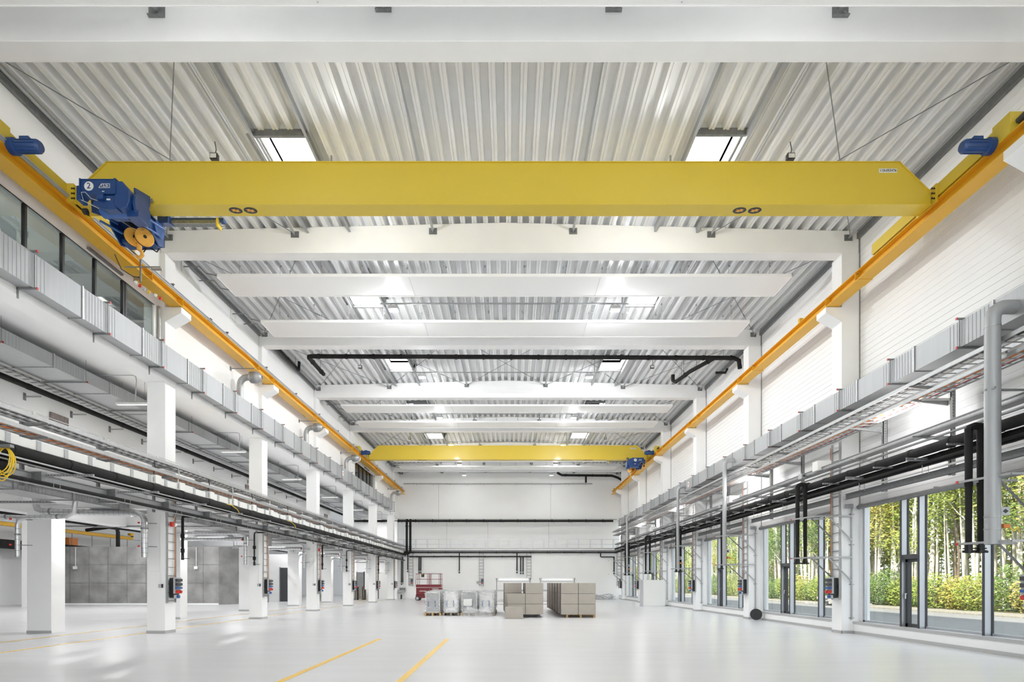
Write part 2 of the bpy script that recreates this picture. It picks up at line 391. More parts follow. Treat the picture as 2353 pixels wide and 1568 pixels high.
# ============================================================ COLUMNS AND BEAMS
OL = {k: oc(i) for i, k in enumerate(range(-1, 6))}
for k in range(-1, 6):
    y = YB(k)
    # right column
    t = thing('concrete_column', 'white concrete column with crane corbel along the right windows, ' + OL[k], 'column', (11.2, y + .3, 0), 'crane columns along the right wall')
    MB().box(RX, 11.47, y, y + .6, 0, ZB).build('shaft', 'white', t, bevel=.012)
    MB().prism([(RX + .02, 10.23), (RX + .02, 10.72), (10.37, 10.72), (10.37, 10.53)], 'y', y, y + .6).build('corbel', 'white', t, bevel=.008)
    m = MB().box(RX - .012, 11.27, y - .012, y, 0, .09); m.box(RX - .012, RX, y - .012, y + .6, 0, .09); m.build('skirting', 'skirt', t)
    # left column
    t = thing('concrete_column', 'white concrete column with crane corbel in the left row, ' + OL[k], 'column', (-11.6, y + .3, 0), 'crane columns along the left aisle')
    m = MB().box(-11.92, LX, y, y + .6, 0, 8.28); m.box(-11.7, LX, y, y + .6, 8.28, ZB); m.build('shaft', 'white', t, bevel=.012)
    MB().prism([(LX - .02, 10.23), (LX - .02, 10.72), (-10.79, 10.72), (-10.79, 10.53)], 'y', y, y + .6).build('corbel', 'white', t, bevel=.008)
    m = MB().box(-11.93, LX + .012, y - .012, y, 0, .09); m.box(LX, LX + .012, y, y + .6, 0, .09); m.build('skirting', 'skirt', t)
    # lintel
    tag(MB().box(-11.92, LX + .01, YB(k) + .6, YB(k + 1) if k < 5 else 60, 8.28, 8.92).build('concrete_lintel', 'white', bevel=.01), 'white concrete lintel over the left gallery opening, ' + OL[k], 'beam', 'lintels over the left gallery')
    # roof beam
    b = [(-11.46, ZB)] + [(x, zd(x) - .005) for x in (-11.46, XC, 11.45)] + [(11.45, ZB)]
    tag(MB().prism([b[0], b[1], b[2], b[3], b[4]], 'y', y, y + .48).build('roof_beam', 'white', bevel=.012), 'white concrete roof beam spanning the hall, ' + OL[k], 'beam', 'roof beams')
tag(MB().box(-11.92, LX + .01, -3, YB(-1), 8.28, 8.92).build('concrete_lintel', 'white'), 'white concrete lintel at the left picture edge, in front of the nearest column', 'beam', 'lintels over the left gallery')
for i, k in enumerate(range(-1, 6)):
    y = YB(k)
    if k == -1: continue
    t = thing('aisle_column', 'broad white concrete column in the second row behind the left columns, ' + oc(i - 1), 'column', (-15.45, y + .3, 0), 'aisle columns')
    MB().box(-15.86, -15.06, y, y + .6, 0, 4.1).build('shaft', 'white', t, bevel=.01)
    m = MB().box(-15.87, -15.05, y - .01, y, 0, .09); m.build('skirting', 'skirt', t)
for i, (x, y) in enumerate([(-26.2, 33), (-32.2, 33), (-33.4, 40)]):
    tag(MB().box(x, x + .6, y, y + .6, 0, 8.7).build('aisle_column', 'white'), 'slim white column deep in the side hall, ' + ['right', 'middle', 'left'][i] + ' of three', 'column', 'side hall columns')

m = MB()
for k in range(-1, 6):
    y = YB(k)
    m.box(11.468, 11.482, y - .03, y - .01, 4.2, 13.0)
struct('trim_6', m, 'galvd', 'thin dark vertical panel joints beside the right columns')
LAMP = 110; AISLE = 165
# ============================================================ CRANE RUNWAYS
LCX, RCX = -10.98, 10.60
def runway(cx, side, inn):
    t = thing('crane_runway_beam', 'long yellow crane runway beam on corbels along the ' + side + ' wall', 'beam', (cx, 25, 10.74), 'crane runway beams')
    z0, z1 = 10.735, 11.06
    poly = [(cx - .21, z0), (cx + .21, z0), (cx + .21, z0 + .022), (cx + .01, z0 + .022), (cx + .01, z1 - .022), (cx + .16, z1 - .022),
            (cx + .16, z1), (cx - .16, z1), (cx - .16, z1 - .022), (cx - .01, z1 - .022), (cx - .01, z0 + .022), (cx - .21, z0 + .022)]
    MB().prism(poly, 'y', 1.0, 60.2).build('beam_profile', 'runway', t)
    MB().box(cx - .035, cx + .035, 1.0, 60.1, z1, z1 + .05).build('rail', 'galv', t)
    for k in range(-1, 6):
        y = YB(k)
        m = MB()
        for yy in (y + .1, y - 1.55): m.box(cx - .19, cx + .19, yy, yy + .015, z0 + .02, z1 - .02)
        m.box(cx - .225, cx + .225, y - 1.75, y - 1.35, z0 - .012, z0)
        m.build('stiffener', 'runway', t)
        m = MB()
        for zz in (z0 + .08, z1 - .08):
            for xx in (cx + inn * .1, cx + inn * .15): m.cbox(xx, y - 1.57, zz, .025, .02, .025)
        m.build('bolt_set', 'galvd', t)
        MB().box(cx - .17, cx + .17, y + .02, y + .58, 10.72, z0).build('bearing_plate', 'galvd', t)
    if side == 'left':
        MB().box(cx + .17, cx + .2, 1, 59.8, z1 + .0, z1 + .05).box(cx + .17, cx + .23, 1, 59.8, z1 + .05, z1 + .075).build('conductor_rail', 'alu', t)
        for i in range(16):
            y = 4.3 + 3.6 * i
            MB().box(cx + .14, cx + .22, y, y + .03, z1 + .07, z1 + .16).box(cx + .1, cx + .24, y - .02, y + .05, z1 + .15, z1 + .17).build('rail_clamp', 'galvd', t)
    for i in (0, 1):
        y = (21.3, 59.6)[i]
        MB().box(cx - .05, cx + .08, y, y + .12, z1 + .05, z1 + .25).build('end_stop', 'blackp' if side == 'left' and i == 0 else 'runway', t)
    return t
runway(LCX, 'left', 1); runway(RCX, 'right', -1)

# ============================================================ BRIDGE CRANES
def sticker(t, x, y, z, flip):
    m = MB(); n = 20
    m.cm = 0
    c = [(x + .165 * math.cos(2 * math.pi * i / n), y + .125 * math.sin(2 * math.pi * i / n)) for i in range(n)]
    m.prism(c, 'z', z - .003, z - .0005)
    o = m.build('warning_sticker', ['blackp'], t)
    for s in (-1, 1):
        a = flip
        pts = [(-.10, -.03), (.02, -.03), (.02, -.075), (.11, 0.01), (.0, .03), (.0, .0), (-.10, .0)]
        pp = [(x + (px * .9) * s * a + .0, y + (py + .035) * s) for px, py in pts]
        mb = MB().prism(pp, 'z', z - .006, z - .003)
        mb.build('sticker_arrow', 'hook', o)
def crane(cy, label, near):
    t = thing('bridge_crane', label, 'crane', (-.2, cy + .23, 11), 'overhead bridge cranes')
    z0, z1 = 10.98, 12.03
    ya, yb = cy, cy + .46
    poly = [(-10.72, z0 + .03), (-10.72, z0 + .3), (-9.95, z1), (9.6, z1), (10.38, z0 + .3), (10.38, z0 + .03)]
    MB().prism(poly, 'y', ya + .03, yb - .03).build('box_girder', 'girder', t)
    m = MB().box(-10.72, 10.38, ya, yb, z0, z0 + .022)
    m.build('bottom_flange', 'girder', t)
    m = MB(); e = .035
    m.prism([(-9.96, z1), (-9.96, z1 + .02), (9.61, z1 + .02), (9.61, z1)], 'y', ya, yb)
    m.prism([(-9.95, z1 + .02), (-9.93, z1), (-10.7, z0 + .3), (-10.72, z0 + .32)], 'y', ya, yb)
    m.prism([(9.6, z1 + .02), (9.58, z1), (10.36, z0 + .3), (10.38, z0 + .32)], 'y', ya, yb)
    m.build('top_flange', 'girder', t)
    MB().box(9.10, 9.54, ya + .02, ya + .03, 11.78, 11.88).build('number_plate', 'wplast', t)
    if near: text_part('110-053476', .085, (9.32, ya + .018, 11.83), FACE_CAM, 'blackp', t)
    else: text_part('110-053477', .085, (9.32, ya + .018, 11.83), FACE_CAM, 'blackp', t)
    for x, f in ((-6.86, 1), (-6.49, 1), (5.74, -1), (6.12, -1)): sticker(t, x, ya + .23, z0, f)
    for cx, s, ex in ((LCX, 1, -10.72), (RCX, -1, 10.38)):
        c = MB().box(cx - .15, cx + .15, cy - 1.95, cy + 2.5, 11.13, 11.43).build('end_carriage', 'girder', t, bevel=.01)
        MB().box(cx - .17, cx + .17, cy - 2.2, cy - 1.75, 11.05, 11.5).build('wheel_housing', 'girder', c)
        for yy in (cy - 1.95, cy + 2.35):
            w_ = MB(); w_.tube([(cx - .06, yy, 11.24), (cx + .06, yy, 11.24)], .13, 16); w_.build('wheel', 'galvd', c)
        m = MB(); mx = cx + s * .18; 
        m.tube([(mx, cy - 1.75, 11.1), (mx + s * .12, cy - 1.75, 11.1), (mx + s * .14, cy - 1.75, 11.1), (mx + s * .62, cy - 1.75, 11.1), (mx + s * .66, cy - 1.75, 11.1)], [.17, .17, .13, .13, .10], 16)
        for a in range(10):
            q = 2 * math.pi * a / 10
            m.cbox(mx + s * .38, cy - 1.75 + .135 * math.cos(q), 11.1 + .135 * math.sin(q), .42, .012, .012)
        m.box(min(mx + s * .25, mx + s * .45), max(mx + s * .25, mx + s * .45), cy - 1.84, cy - 1.66, 11.2, 11.27)
        m.build('travel_motor', 'blue', c, smooth=True)
        MB().tube([(cx, cy - 2.2, 11.3), (cx, cy - 2.42, 11.3)], [.06, .075], 12).build('bumper', 'rubber', c, smooth=True)
        # bolted end plate
        m = MB().box(min(cx + s * .15, ex - s * .02), max(cx + s * .15, ex + s * .06), ya - .12, yb + .12, 10.98, 11.42); m.build('end_plate', 'girder', t)
        m = MB()
        for q in range(6): m.cbox(ex + s * .03 + s * .05 * (q % 2), ya - .125, 11.05 + .12 * (q // 2), .035, .02, .035)
        m.build('bolt_set', 'blackp', t)
    for x in (-9.95, -8.2): MB().box(x, x + .09, ya + .1, ya + .2, z1 + .02, z1 + .07).build('cable_eye', 'blackp', t)
    return t
crane(14.4, 'large yellow bridge crane spanning the foreground of the hall', True)
crane(44.2, 'small distant yellow bridge crane near the far end of the hall', False)
def hoist(x0, dy, mir, label):
    """x0: centre of the control box; mir=1 gear housing to the right, -1 to the left"""
    t = thing('crane_hoist', label, 'hoist', (x0, 13.9 + dy, 10.9), 'blue crane hoists')
    X = lambda v: x0 + mir * v
    Y = lambda v: v + dy
    def bx(m, a, b, y0, y1, z0, z1): return m.box(min(X(a), X(b)), max(X(a), X(b)), Y(y0), Y(y1), z0, z1)
    def tb(m, pts, r, n=12): return m.tube([(X(a), Y(b), c) for a, b, c in pts], r, n)
    cb = bx(MB(), -.40, .40, 13.38, 13.62, 10.57, 10.89).build('control_box', 'blue', t, bevel=.012)
    m = MB(); bx(m, -.42, -.39, 13.36, 13.64, 10.56, 10.91); bx(m, .37, .42, 13.36, 13.64, 10.56, 10.91); bx(m, -.42, .42, 13.37, 13.39, 10.885, 10.9); m.build('box_edge', 'blue', cb)
    m = MB(); n = 24; cxx = x0 - .2 if mir == 1 else x0 - .2
    m.prism([(cxx + .105 * math.cos(2 * math.pi * i / n), 10.735 + .105 * math.sin(2 * math.pi * i / n)) for i in range(n)], 'y', Y(13.368), Y(13.379)); m.build('number_disc', 'wplast', cb)
    text_part('2', .185, (cxx, Y(13.366), 10.735), FACE_CAM, 'blue', cb)
    text_part('12,5t', .085, (x0 + .16, Y(13.372), 10.745), FACE_CAM, 'wplast', cb)
    fx = x0 + .155
    m = MB()
    for a, b in (((fx - .13, 10.70), (fx + .12, 10.70)), ((fx - .07, 10.79), (fx + .12, 10.79)), ((fx + .12, 10.70), (fx + .12, 10.79)), ((fx - .13, 10.70), (fx - .07, 10.79))):
        m.bar((a[0], Y(13.375), a[1]), (b[0], Y(13.375), b[1]), .008, .008)
    m.build('load_sign_frame', 'wplast', cb)
    bx(MB(), .1, .15, 13.37, 13.38, 10.61, 10.625).build('small_label', 'wplast', cb)
    bx(MB(), -.53, -.42, 13.42, 13.66, 10.46, 10.79).build('side_box', 'blue', t, bevel=.02)
    # gear housing, chamfered
    def pr(poly, y0, y1, name, mat='blue', bev=.015):
        MB().prism([(X(a), z) for a, z in (poly if mir == 1 else poly[::-1])], 'y', Y(y0), Y(y1)).build(name, mat, t, bevel=bev)
    pr([(.42, 10.86), (.55, 10.86), (.72, 10.66), (.72, 10.42), (.66, 10.27), (.50, 10.22), (.38, 10.30), (.38, 10.86)], 13.38, 13.95, 'gear_housing')
    pr([(-.05, 10.56), (.40, 10.56), (.42, 10.24), (.10, 10.24), (-.16, 10.36)], 13.42, 13.9, 'motor_housing')
    m = MB(); tb(m, [(-.1, 13.7, 10.42), (.5, 13.7, 10.42)], .2, 20); m.build('rope_drum', 'blue2', t, smooth=True)
    m = MB(); bx(m, .0, .15, 13.33, 13.42, 10.43, 10.54); m.build('limit_switch', 'blue', t, bevel=.01)
    m = MB(); bx(m, .18, .26, 13.405, 13.42, 10.44, 10.47); m.build('small_plate', 'wplast', t)
    # disc flange
    m = MB(); tb(m, [(.74, 13.75, 10.45), (.80, 13.75, 10.45)], .29, 28); tb(m, [(.70, 13.75, 10.45), (.74, 13.75, 10.45)], .22, 20); m.build('drum_flange', 'blue', t, smooth=True)
    m = MB(); bx(m, .55, .82, 13.55, 13.95, 10.15, 10.3); m.build('drum_foot', 'blue', t, bevel=.01)
    # tie rods to the rear frame
    for a, z in ((.62, 10.22), (.76, 10.36), (-.42, 10.5), (-.30, 10.26)):
        m = MB(); tb(m, [(a, 13.9, z), (a - .05, 14.75, z + .22)], .028); m.build('tie_rod', 'blue2', t, smooth=True)
    m = MB(); tb(m, [(-.18, 13.9, 10.5), (-.12, 14.8, 10.7)], .05); m.build('rear_rope_guard', 'blackp', t, smooth=True)
    # near side plates with wheels on the girder flange
    for a in (-.42, .60):
        m = MB().prism([(Y(13.75), 10.95), (Y(14.32), 11.12), (Y(14.32), 10.9), (Y(14.2), 10.55), (Y(13.8), 10.4)], 'x', X(a) - .02, X(a) + .02); m.build('side_plate', 'blue', t)
        for yy in (14.36, 14.90):
            w_ = MB(); tb(w_, [(a - .05, yy, 11.05), (a + .05, yy, 11.05)], .045, 14); w_.build('wheel', 'galvd', t)
    # rear frame
    def yz(poly, a, b, name, mat='blue'): MB().prism([(Y(y), z) for y, z in poly], 'x', X(a), X(b)).build(name, mat, t, bevel=.008)
    for a in (-.62, .34):
        yz([(14.6, 10.96), (15.1, 10.96), (15.35, 10.8), (15.35, 10.45), (15.1, 10.36), (14.7, 10.6)], a, a + .03, 'frame_plate')
    m = MB(); bx(m, -.62, .37, 14.7, 15.33, 10.88, 10.92); bx(m, -.62, .37, 15.32, 15.35, 10.45, 10.9); m.build('rear_frame', 'blue', t)
    m = MB(); bx(m, -.5, .3, 14.95, 15.3, 10.36, 10.46); m.build('counterweight', 'blue', t, bevel=.02)
    yz([(15.0, 11.12), (15.25, 11.12), (15.28, 10.96), (15.0, 10.90)], .38, .66, 'traverse_motor')
    m = MB(); tb(m, [(.3, 15.05, 10.75), (.42, 15.05, 10.75)], .2, 20); m.build('rear_disc', 'blue2', t, smooth=True)
    # ropes, pulley block, hook
    for a, b in ((.2, .14), (.42, .36)):
        m = MB(); tb(m, [(a, 13.8, 10.24), (b + .04, 14.42, 10.36)], .009, 6); m.build('wire_rope', 'galvd', t)
    pb = bx(MB(), .17, .33, 14.4, 14.56, 10.08, 10.2).build('pulley_block', 'hook', t, bevel=.02)
    ax = Vector((mir * .78, -.62, 0)).normalized()
    for q, c in ((-1, .12), (1, .38)):
        cc = Vector((X(c), Y(14.48), 10.22)) 
        m = MB(); m.tube([cc - ax * .035, cc - ax * .02, cc + ax * .02, cc + ax * .035], [.20, .215, .215, .20], 28); sh = m.build('sheave', 'hook', pb, smooth=True)
        m = MB(); m.tube([cc - ax * .05, cc - ax * .041], .216, 28); m.tube([cc + ax * .036, cc + ax * .045], .04, 12); m.build('rope_groove', 'blackp', pb, smooth=True)
    m = MB(); tb(m, [(.25, 14.48, 10.1), (.25, 14.48, 9.98), (.25, 14.48, 9.9)], [.05, .06, .055]); tb(m, [(.25 + u, 14.48, z) for u, z in ((0, 9.92), (.06, 9.86), (.08, 9.78), (.03, 9.72), (-.04, 9.72), (-.08, 9.78))], [.035, .04, .045, .045, .035, .02]); m.build('hook', 'hook', pb, smooth=True)
    m = MB(); tb(m, [(-.42, 13.5, 10.5), (-.36, 13.35, 10.58), (-.25, 13.33, 10.57), (-.15, 13.36, 10.45), (-.02, 13.4, 10.42)], .008, 6); tb(m, [(-.44, 13.5, 10.48), (-.35, 13.34, 10.4), (-.2, 13.38, 10.34), (-.05, 13.5, 10.3)], .008, 6); m.build('loop_cable', 'gplast', t, smooth=True)
    m = MB(); tb(m, [(.0, 15.2, 10.38), (-.1, 15.2, 10.25), (-.17, 15.2, 10.3), (-.05, 15.2, 10.36), (.1, 15.2, 10.36), (.25, 15.2, 10.26), (.32, 15.2, 10.36)], .016, 6); m.build('hanging_cable', 'blackp', t, smooth=True)
    for a, yy in ((-.55, 13.7),):
        m = MB(); tb(m, [(a, yy, 10.36), (a + .08, yy, 10.36)], .07, 12); m.build('buffer', 'blackp', t, smooth=True)
    # cable track
    m = MB(); bx(m, .5, 2.0, 15.15, 15.3, 11.04, 11.12); m.build('track_beam', 'blue', t)
    m = MB()
    for i in range(36): bx(m, .55 + i * .038, .57 + i * .038, 15.14, 15.30, 10.98, 11.06)
    bx(m, .5, 1.95, 15.14, 15.16, 10.97, 10.985); bx(m, .5, 1.95, 15.28, 15.30, 10.97, 10.985); m.build('cable_chain', 'galv', t)
    bx(MB(), 1.84, 1.88, 15.1, 15.32, 10.88, 11.1).build('chain_end', 'girder', t)
    return t
hoist(-9.43, 0, 1, 'blue hoist with orange pulley block on the left end of the foreground crane')
hoist(9.45, 29.8, -1, 'small blue hoist on the right end of the distant crane')
# collector arm with signal lamps beside the left carriage
t = thing('collector_arm', 'grey current collector mast with signal lamps under the left end of the foreground crane', 'electrical equipment', (-10.35, 16.4, 10.4))
MB().tube([(-10.85, 16.4, 11.2), (-10.36, 16.4, 10.75), (-10.36, 16.4, 10.66), (-10.36, 16.4, 10.1)], .025, 8).build('mast', 'galvd', t, smooth=True)
MB().bar((-10.8, 16.4, 10.52), (-9.8, 16.4, 10.52), .03, .03).bar((-10.05, 16.4, 10.45), (-9.75, 16.4, 10.45), .06, .04).build('cross_arm', 'galv', t)
for i in range(3): MB().bar((-10.36, 16.4, 10.25 - .04 * i), (-10.62, 16.5, 10.28 - .04 * i), .015, .015).build('contact_finger', 'galvd', t)
MB().tube([(-10.75, 15.9, 10.6), (-10.7, 16.1, 10.3), (-10.5, 16.3, 10.2), (-10.36, 16.4, 10.22)], .012, 6).build('feed_cable', 'blackp', t, smooth=True)
for i, (mat, x) in enumerate((('wplast', -10.46), ('redb', -10.42), ('leafg', -10.38), ('line', -10.32), ('wplast', -10.2), ('redb', -10.14))):
    MB().tube([(x, 16.3 + .12 * i, 10.05 - .03 * i), (x + .05, 16.32 + .12 * i, 10.03 - .03 * i)], .045, 12).build('signal_lamp', mat if mat != 'leafg' else 'gplast', t, smooth=True)

# ============================================================ ROOF FITTINGS
def bl(k): return 'in the ' + ORD[k] + ' bay'
N6 = ['one', 'two', 'three', 'four', 'five', 'six']
for k in range(-1, 6):
    a, b = sky_y(k) if k > -1 else sky_y(-1)
    if k == -1: continue
    pass
for bi, k in enumerate(range(0, 7)):          # bay that ends at beam k (7th ends at the end wall)
    ya, yb = YB(k - 1) + .5, min(YB(k), 60.55)
    for side, (xa, xb) in zip(('left', 'right'), SKX):
        sa, sb = sky_y(k)
        if sb < 60:
            zt = zd(xa) + .02
            t = thing('skylight', 'bright square roof skylight, ' + side + ' row, ' + bl(bi), 'skylight', ((xa + xb) / 2, (sa + sb) / 2, zt), 'roof skylights')
            m = MB()
            m.box(xa - .03, xa, sa, sb, zt, zt + .5); m.box(xb, xb + .03, sa, sb, zt, zt + .5); m.box(xa, xb, sa - .03, sa, zt, zt + .5); m.box(xa, xb, sb, sb + .03, zt, zt + .5)
            m.build('curb', 'wplast', t)
            MB().box(xa, xb, sa, sb, zt + .5, zt + .52).build('dome', 'sky', t)
            MB().box(xa - .1, xb + .1, sa - .1, sa - .02, zt - .16, zt + .02).build('cross_channel', 'galvd', t)
            MB().box(xa - .1, xb + .1, sb + .02, sb + .1, zt - .1, zt + .02).build('cross_channel', 'galvd', t)
        for e, xe in (('left', xa - .12), ('right', xb + .05)):
            s = 1 if e == 'left' else -1
            zt = zd(xe)
            poly = [(xe, zt - .01), (xe + .07, zt - .01), (xe + .07, zt - .03), (xe + .015, zt - .03), (xe + .015, zt - .18), (xe + .07, zt - .18), (xe + .07, zt - .2), (xe, zt - .2)]
            tag(MB().prism(poly, 'y', ya - .02, yb + .02).build('steel_trimmer', 'galvl'), 'grey roof channel on the ' + e + ' edge of the ' + side + ' skylights, ' + bl(bi), 'beam', 'roof trimmers')
    TX = [-11.2, -7.06, -2.53, 2.07, 6.6, 11.1]
    for i, x in enumerate(TX):
        z = zd(x) - .24
        t = thing('roof_strut', 'round grey roof strut, number ' + N6[i] + ' of six from the left, ' + bl(bi), 'strut', (x, (ya + yb) / 2, z), 'roof struts')
        MB().tube([(x, ya, z), (x, yb, z)], .04, 10).build('strut_tube', 'galvl', t, smooth=True)
        for yy, s in ((ya, 1), (yb, -1)):
            m = MB().box(x - .13, x + .13, min(yy, yy + s * .02), max(yy, yy + s * .02), z - .1, z + .1); m.box(x - .07, x + .07, min(yy, yy + s * .12), max(yy, yy + s * .12), z - .03, z - .015); m.build('end_plate', 'galvd', t)
    prs = [(0, 1), (4, 5)] if bi not in (2, 6) else [(0, 1), (1, 2), (2, 3), (3, 4), (4, 5)]
    for a, b in prs:
        for (p, q, nm) in ((a, b, 'falling left to right away from the camera'), (b, a, 'falling right to left away from the camera')):
            P1 = (TX[p], ya + .12, zd(TX[p]) - .26); P2 = (TX[q], yb - .12, zd(TX[q]) - .26)
            t = thing('brace_rod', 'thin roof brace rod running away from strut %s to strut %s, %s bay' % (N6[p], N6[q], ORD[bi]), 'rod', P1, 'roof brace rods')
            MB().tube([P1, P2], .013, 6).build('rod', 'galvd', t)
            v = Vector(P2) - Vector(P1); c = Vector(P1) + v * .72
            MB().tube([c, c + v.normalized() * .25], .026, 8).build('turnbuckle', 'galvd', t)
for k in (-3, -2, -1):  # unseen skylights added to close the roof openings and light the near bays
    sa, sb = sky_y(k)
    for side, (xa, xb) in zip(('left', 'right'), SKX):
        zt = zd(xa) + .02
        t = thing('skylight', 'unseen roof skylight added above or behind the camera, ' + side + ' row', 'skylight', ((xa + xb) / 2, (sa + sb) / 2, zt), 'added skylights behind the camera')
        MB().box(xa - .03, xa, sa, sb, zt, zt + .5).box(xb, xb + .03, sa, sb, zt, zt + .5).box(xa, xb, sa - .03, sa, zt, zt + .5).box(xa, xb, sb, sb + .03, zt, zt + .5).build('curb', 'wplast', t)
        MB().box(xa, xb, sa, sb, zt + .5, zt + .52).build('dome', 'sky', t)
for i, x in enumerate([-11.2, -7.06, -2.53, 2.07, 6.6, 11.1]):
    z = zd(x) - .24
    t = thing('roof_strut', 'grey roof strut bolted to the front of the nearest roof beam, number %s across' % N6[i], 'strut', (x, 8, z), 'roof struts')
    MB().tube([(x, 4.8, z), (x, YB(-1), z)], .05, 10).build('strut_tube', 'galvl', t, smooth=True)
    MB().box(x - .16, x + .16, YB(-1) - .02, YB(-1), z - .13, z + .1).build('end_plate', 'galvd', t)
    MB().box(x - .16, x + .16, YB(-1) - .08, YB(-1) - .02, z - .13, z - .11).build('plate_foot', 'galvd', t)
# radiant ceiling panels
def rpanel(y0, y1, label, wires=True):
    t = thing('radiant_panel', label, 'ceiling panel', (-.2, (y0 + y1) / 2, 12.42), 'long white radiant ceiling panels')
    xa, xb = -10.3, 9.9
    n = 3; L = (xb - xa) / n
    m = MB(); m.box(xa, xb, y0 + .02, y1 - .02, 12.41, 12.43)
    m.build('panel_face', 'radiant', t)
    m = MB(); m.box(xa, xb, y0, y0 + .02, 12.40, 12.50); m.box(xa, xb, y1 - .02, y1, 12.40, 12.50); m.box(xa, xa + .02, y0, y1, 12.40, 12.50); m.box(xb - .02, xb, y0, y1, 12.4, 12.5); m.build('panel_edge', 'radiant', t)
    for i in (1, 2):
        m = MB()
        for j in range(16): m.box(xa + L * i, xa + L * i + .02, y0 + .08 + j * .085, y0 + .11 + j * .085, 12.405, 12.411)
        m.build('rivet_line', 'gplast', t)
    if wires:
        for i in range(14):
            x = xa + .7 + i * (xb - xa - 1.4) / 13
            for yy in (y0 + .25, y1 - .25):
                zz = zd(x)
                m = MB().tube([(x, yy, 12.43), (x, yy, zz)], .006, 5, False).cbox(x + .02, yy, 12.9, .05, .02, .05).cbox(x, yy, zz - .08, .05, .03, .06); m.build('suspension_wire', 'galv', t)
    m = MB()
    for yy, dz in ((y0 + .2, .0), (y1 - .2, .05)): m.tube([(-11.45, yy - .2, 12.75 + dz), (-10.9, yy - .2, 12.75 + dz), (-10.75, yy, 12.62), (xa + .1, yy, 12.5)], .022, 8)
    m.build('supply_pipe', 'galvd', t, smooth=True)
    MB().box(-11.47, -11.44, y0 - .1, y0 + .35, 12.55, 12.95).build('wall_plate', 'wplast', t)
rpanel(9.45, 10.9, 'long white radiant panel at the top picture edge in front of the nearest roof beam', False)
for k, nm in ((0, 'second'), (2, 'fourth'), (4, 'sixth')):
    rpanel(YB(k) + 1.3, YB(k) + 2.75, 'long white radiant ceiling panel, nearer one of the pair in the %s bay' % nm)
    rpanel(YB(k) + 4.9, YB(k) + 6.35, 'long white radiant ceiling panel, farther one of the pair in the %s bay' % nm)
# high bay floodlights on conduit rails (each with its own light)
for bi, k in enumerate(range(0, 7)):
    ye = yc = min(YB(k - 1) + 3.75, 58.2)
    if bi == 0: yc += .6
    t = thing('lamp_rail', 'slim galvanised rail carrying two floodlights under the roof, ' + bl(bi), 'rail', (-.2, yc, 12.62), 'floodlight rails')
    m = MB().box(-5.1, 4.65, yc - .03, yc + .03, 12.60, 12.64); 
    for i in range(60): m.box(-5.0 + i * .16, -4.93 + i * .16, yc - .035, yc - .03, 12.605, 12.635)
    m.build('rail_profile', 'galv', t)
    for x in (-4.9, 4.4): MB().box(x - .02, x + .02, yc - .02, yc + .02, 12.64, zd(x)).build('hanger', 'galv', t)
    for side, x in (('left', -4.57), ('right', 4.12)):
        t = thing('floodlight', 'square floodlight hanging from the roof rail, ' + side + ' one ' + bl(bi), 'lamp', (x, yc, 12.5), 'roof floodlights')
        MB().box(x - .2, x + .2, yc - .16, yc + .16, 12.36, 12.5).build('housing', 'gplast', t, bevel=.02)
        MB().box(x - .17, x + .17, yc - .13, yc + .13, 12.35, 12.358).build('lens', 'lens', t)
        MB().tube([(x - .12, yc, 12.5), (x - .12, yc, 12.58), (x, yc, 12.62), (x + .12, yc, 12.58), (x + .12, yc, 12.5)], .012, 6).build('bracket', 'galvd', t)
        ld = bpy.data.lights.new('floodlight_beam', 'AREA'); ld.shape = 'RECTANGLE'; ld.size = .34; ld.size_y = .26; ld.energy = LAMP * (.12, 1.1, 1, .9, .8, .5, .08)[bi]; ld.color = (.965, .985, 1)
        lo = bpy.data.objects.new('floodlight_beam', ld); COL.objects.link(lo); lo.parent = t; lo.location = (0, 0, -.16)
        pd = bpy.data.lights.new('floodlight_fill', 'POINT'); pd.energy = 230 * (.42, .9, .9, .6, .4, .22, .04)[bi]; pd.specular_factor = .2; pd.shadow_soft_size = .05; pd.color = (.965, .985, 1)  # added point fill that brightens the upper walls; the fixture has no globe
        po = bpy.data.objects.new('floodlight_fill', pd); COL.objects.link(po); po.parent = t; po.location = (0, 0, -.23)
    for side, x in (('left', -7.8), ('right', 7.4)):
        if bi in (1, 3, 5, 6): continue
        t = thing('emergency_light', 'small black emergency light under the roof, ' + side + ' one ' + bl(bi), 'lamp', (x, ye, 12.9), 'emergency lights')
        MB().box(x - .1, x + .1, ye - .08, ye + .05, 12.82, 12.98).build('housing', 'blackp', t, bevel=.01)
        MB().box(x - .08, x + .08, ye - .09, ye - .08, 12.84, 12.95).build('lens', 'wplast', t)
        MB().tube([(x, ye, 12.98), (x + .04, ye, 13.1), (x, ye, zd(x))], .012, 6).build('hanger', 'blackp', t)
for j, yc in enumerate((.5, -5.5)):      # unseen floodlights added above and behind the camera to light near bays
    for x in (-4.57, 4.12):
        t = thing('floodlight', 'unseen square floodlight added above and behind the camera', 'lamp', (x, yc, 12.5), 'added floodlights behind the camera')
        MB().box(x - .2, x + .2, yc - .16, yc + .16, 12.36, 12.5).build('housing', 'gplast', t, bevel=.02)
        MB().box(x - .17, x + .17, yc - .13, yc + .13, 12.35, 12.358).build('lens', 'lens', t)
        MB().tube([(x, yc, 12.5), (x, yc, zd(x))], .012, 6).build('hanger', 'galvd', t)
        ld = bpy.data.lights.new('floodlight_beam', 'AREA'); ld.shape = 'RECTANGLE'; ld.size = .34; ld.size_y = .26; ld.energy = LAMP * .55; ld.color = (.965, .985, 1)
        lo = bpy.data.objects.new('floodlight_beam', ld); COL.objects.link(lo); lo.parent = t; lo.location = (0, 0, -.16)
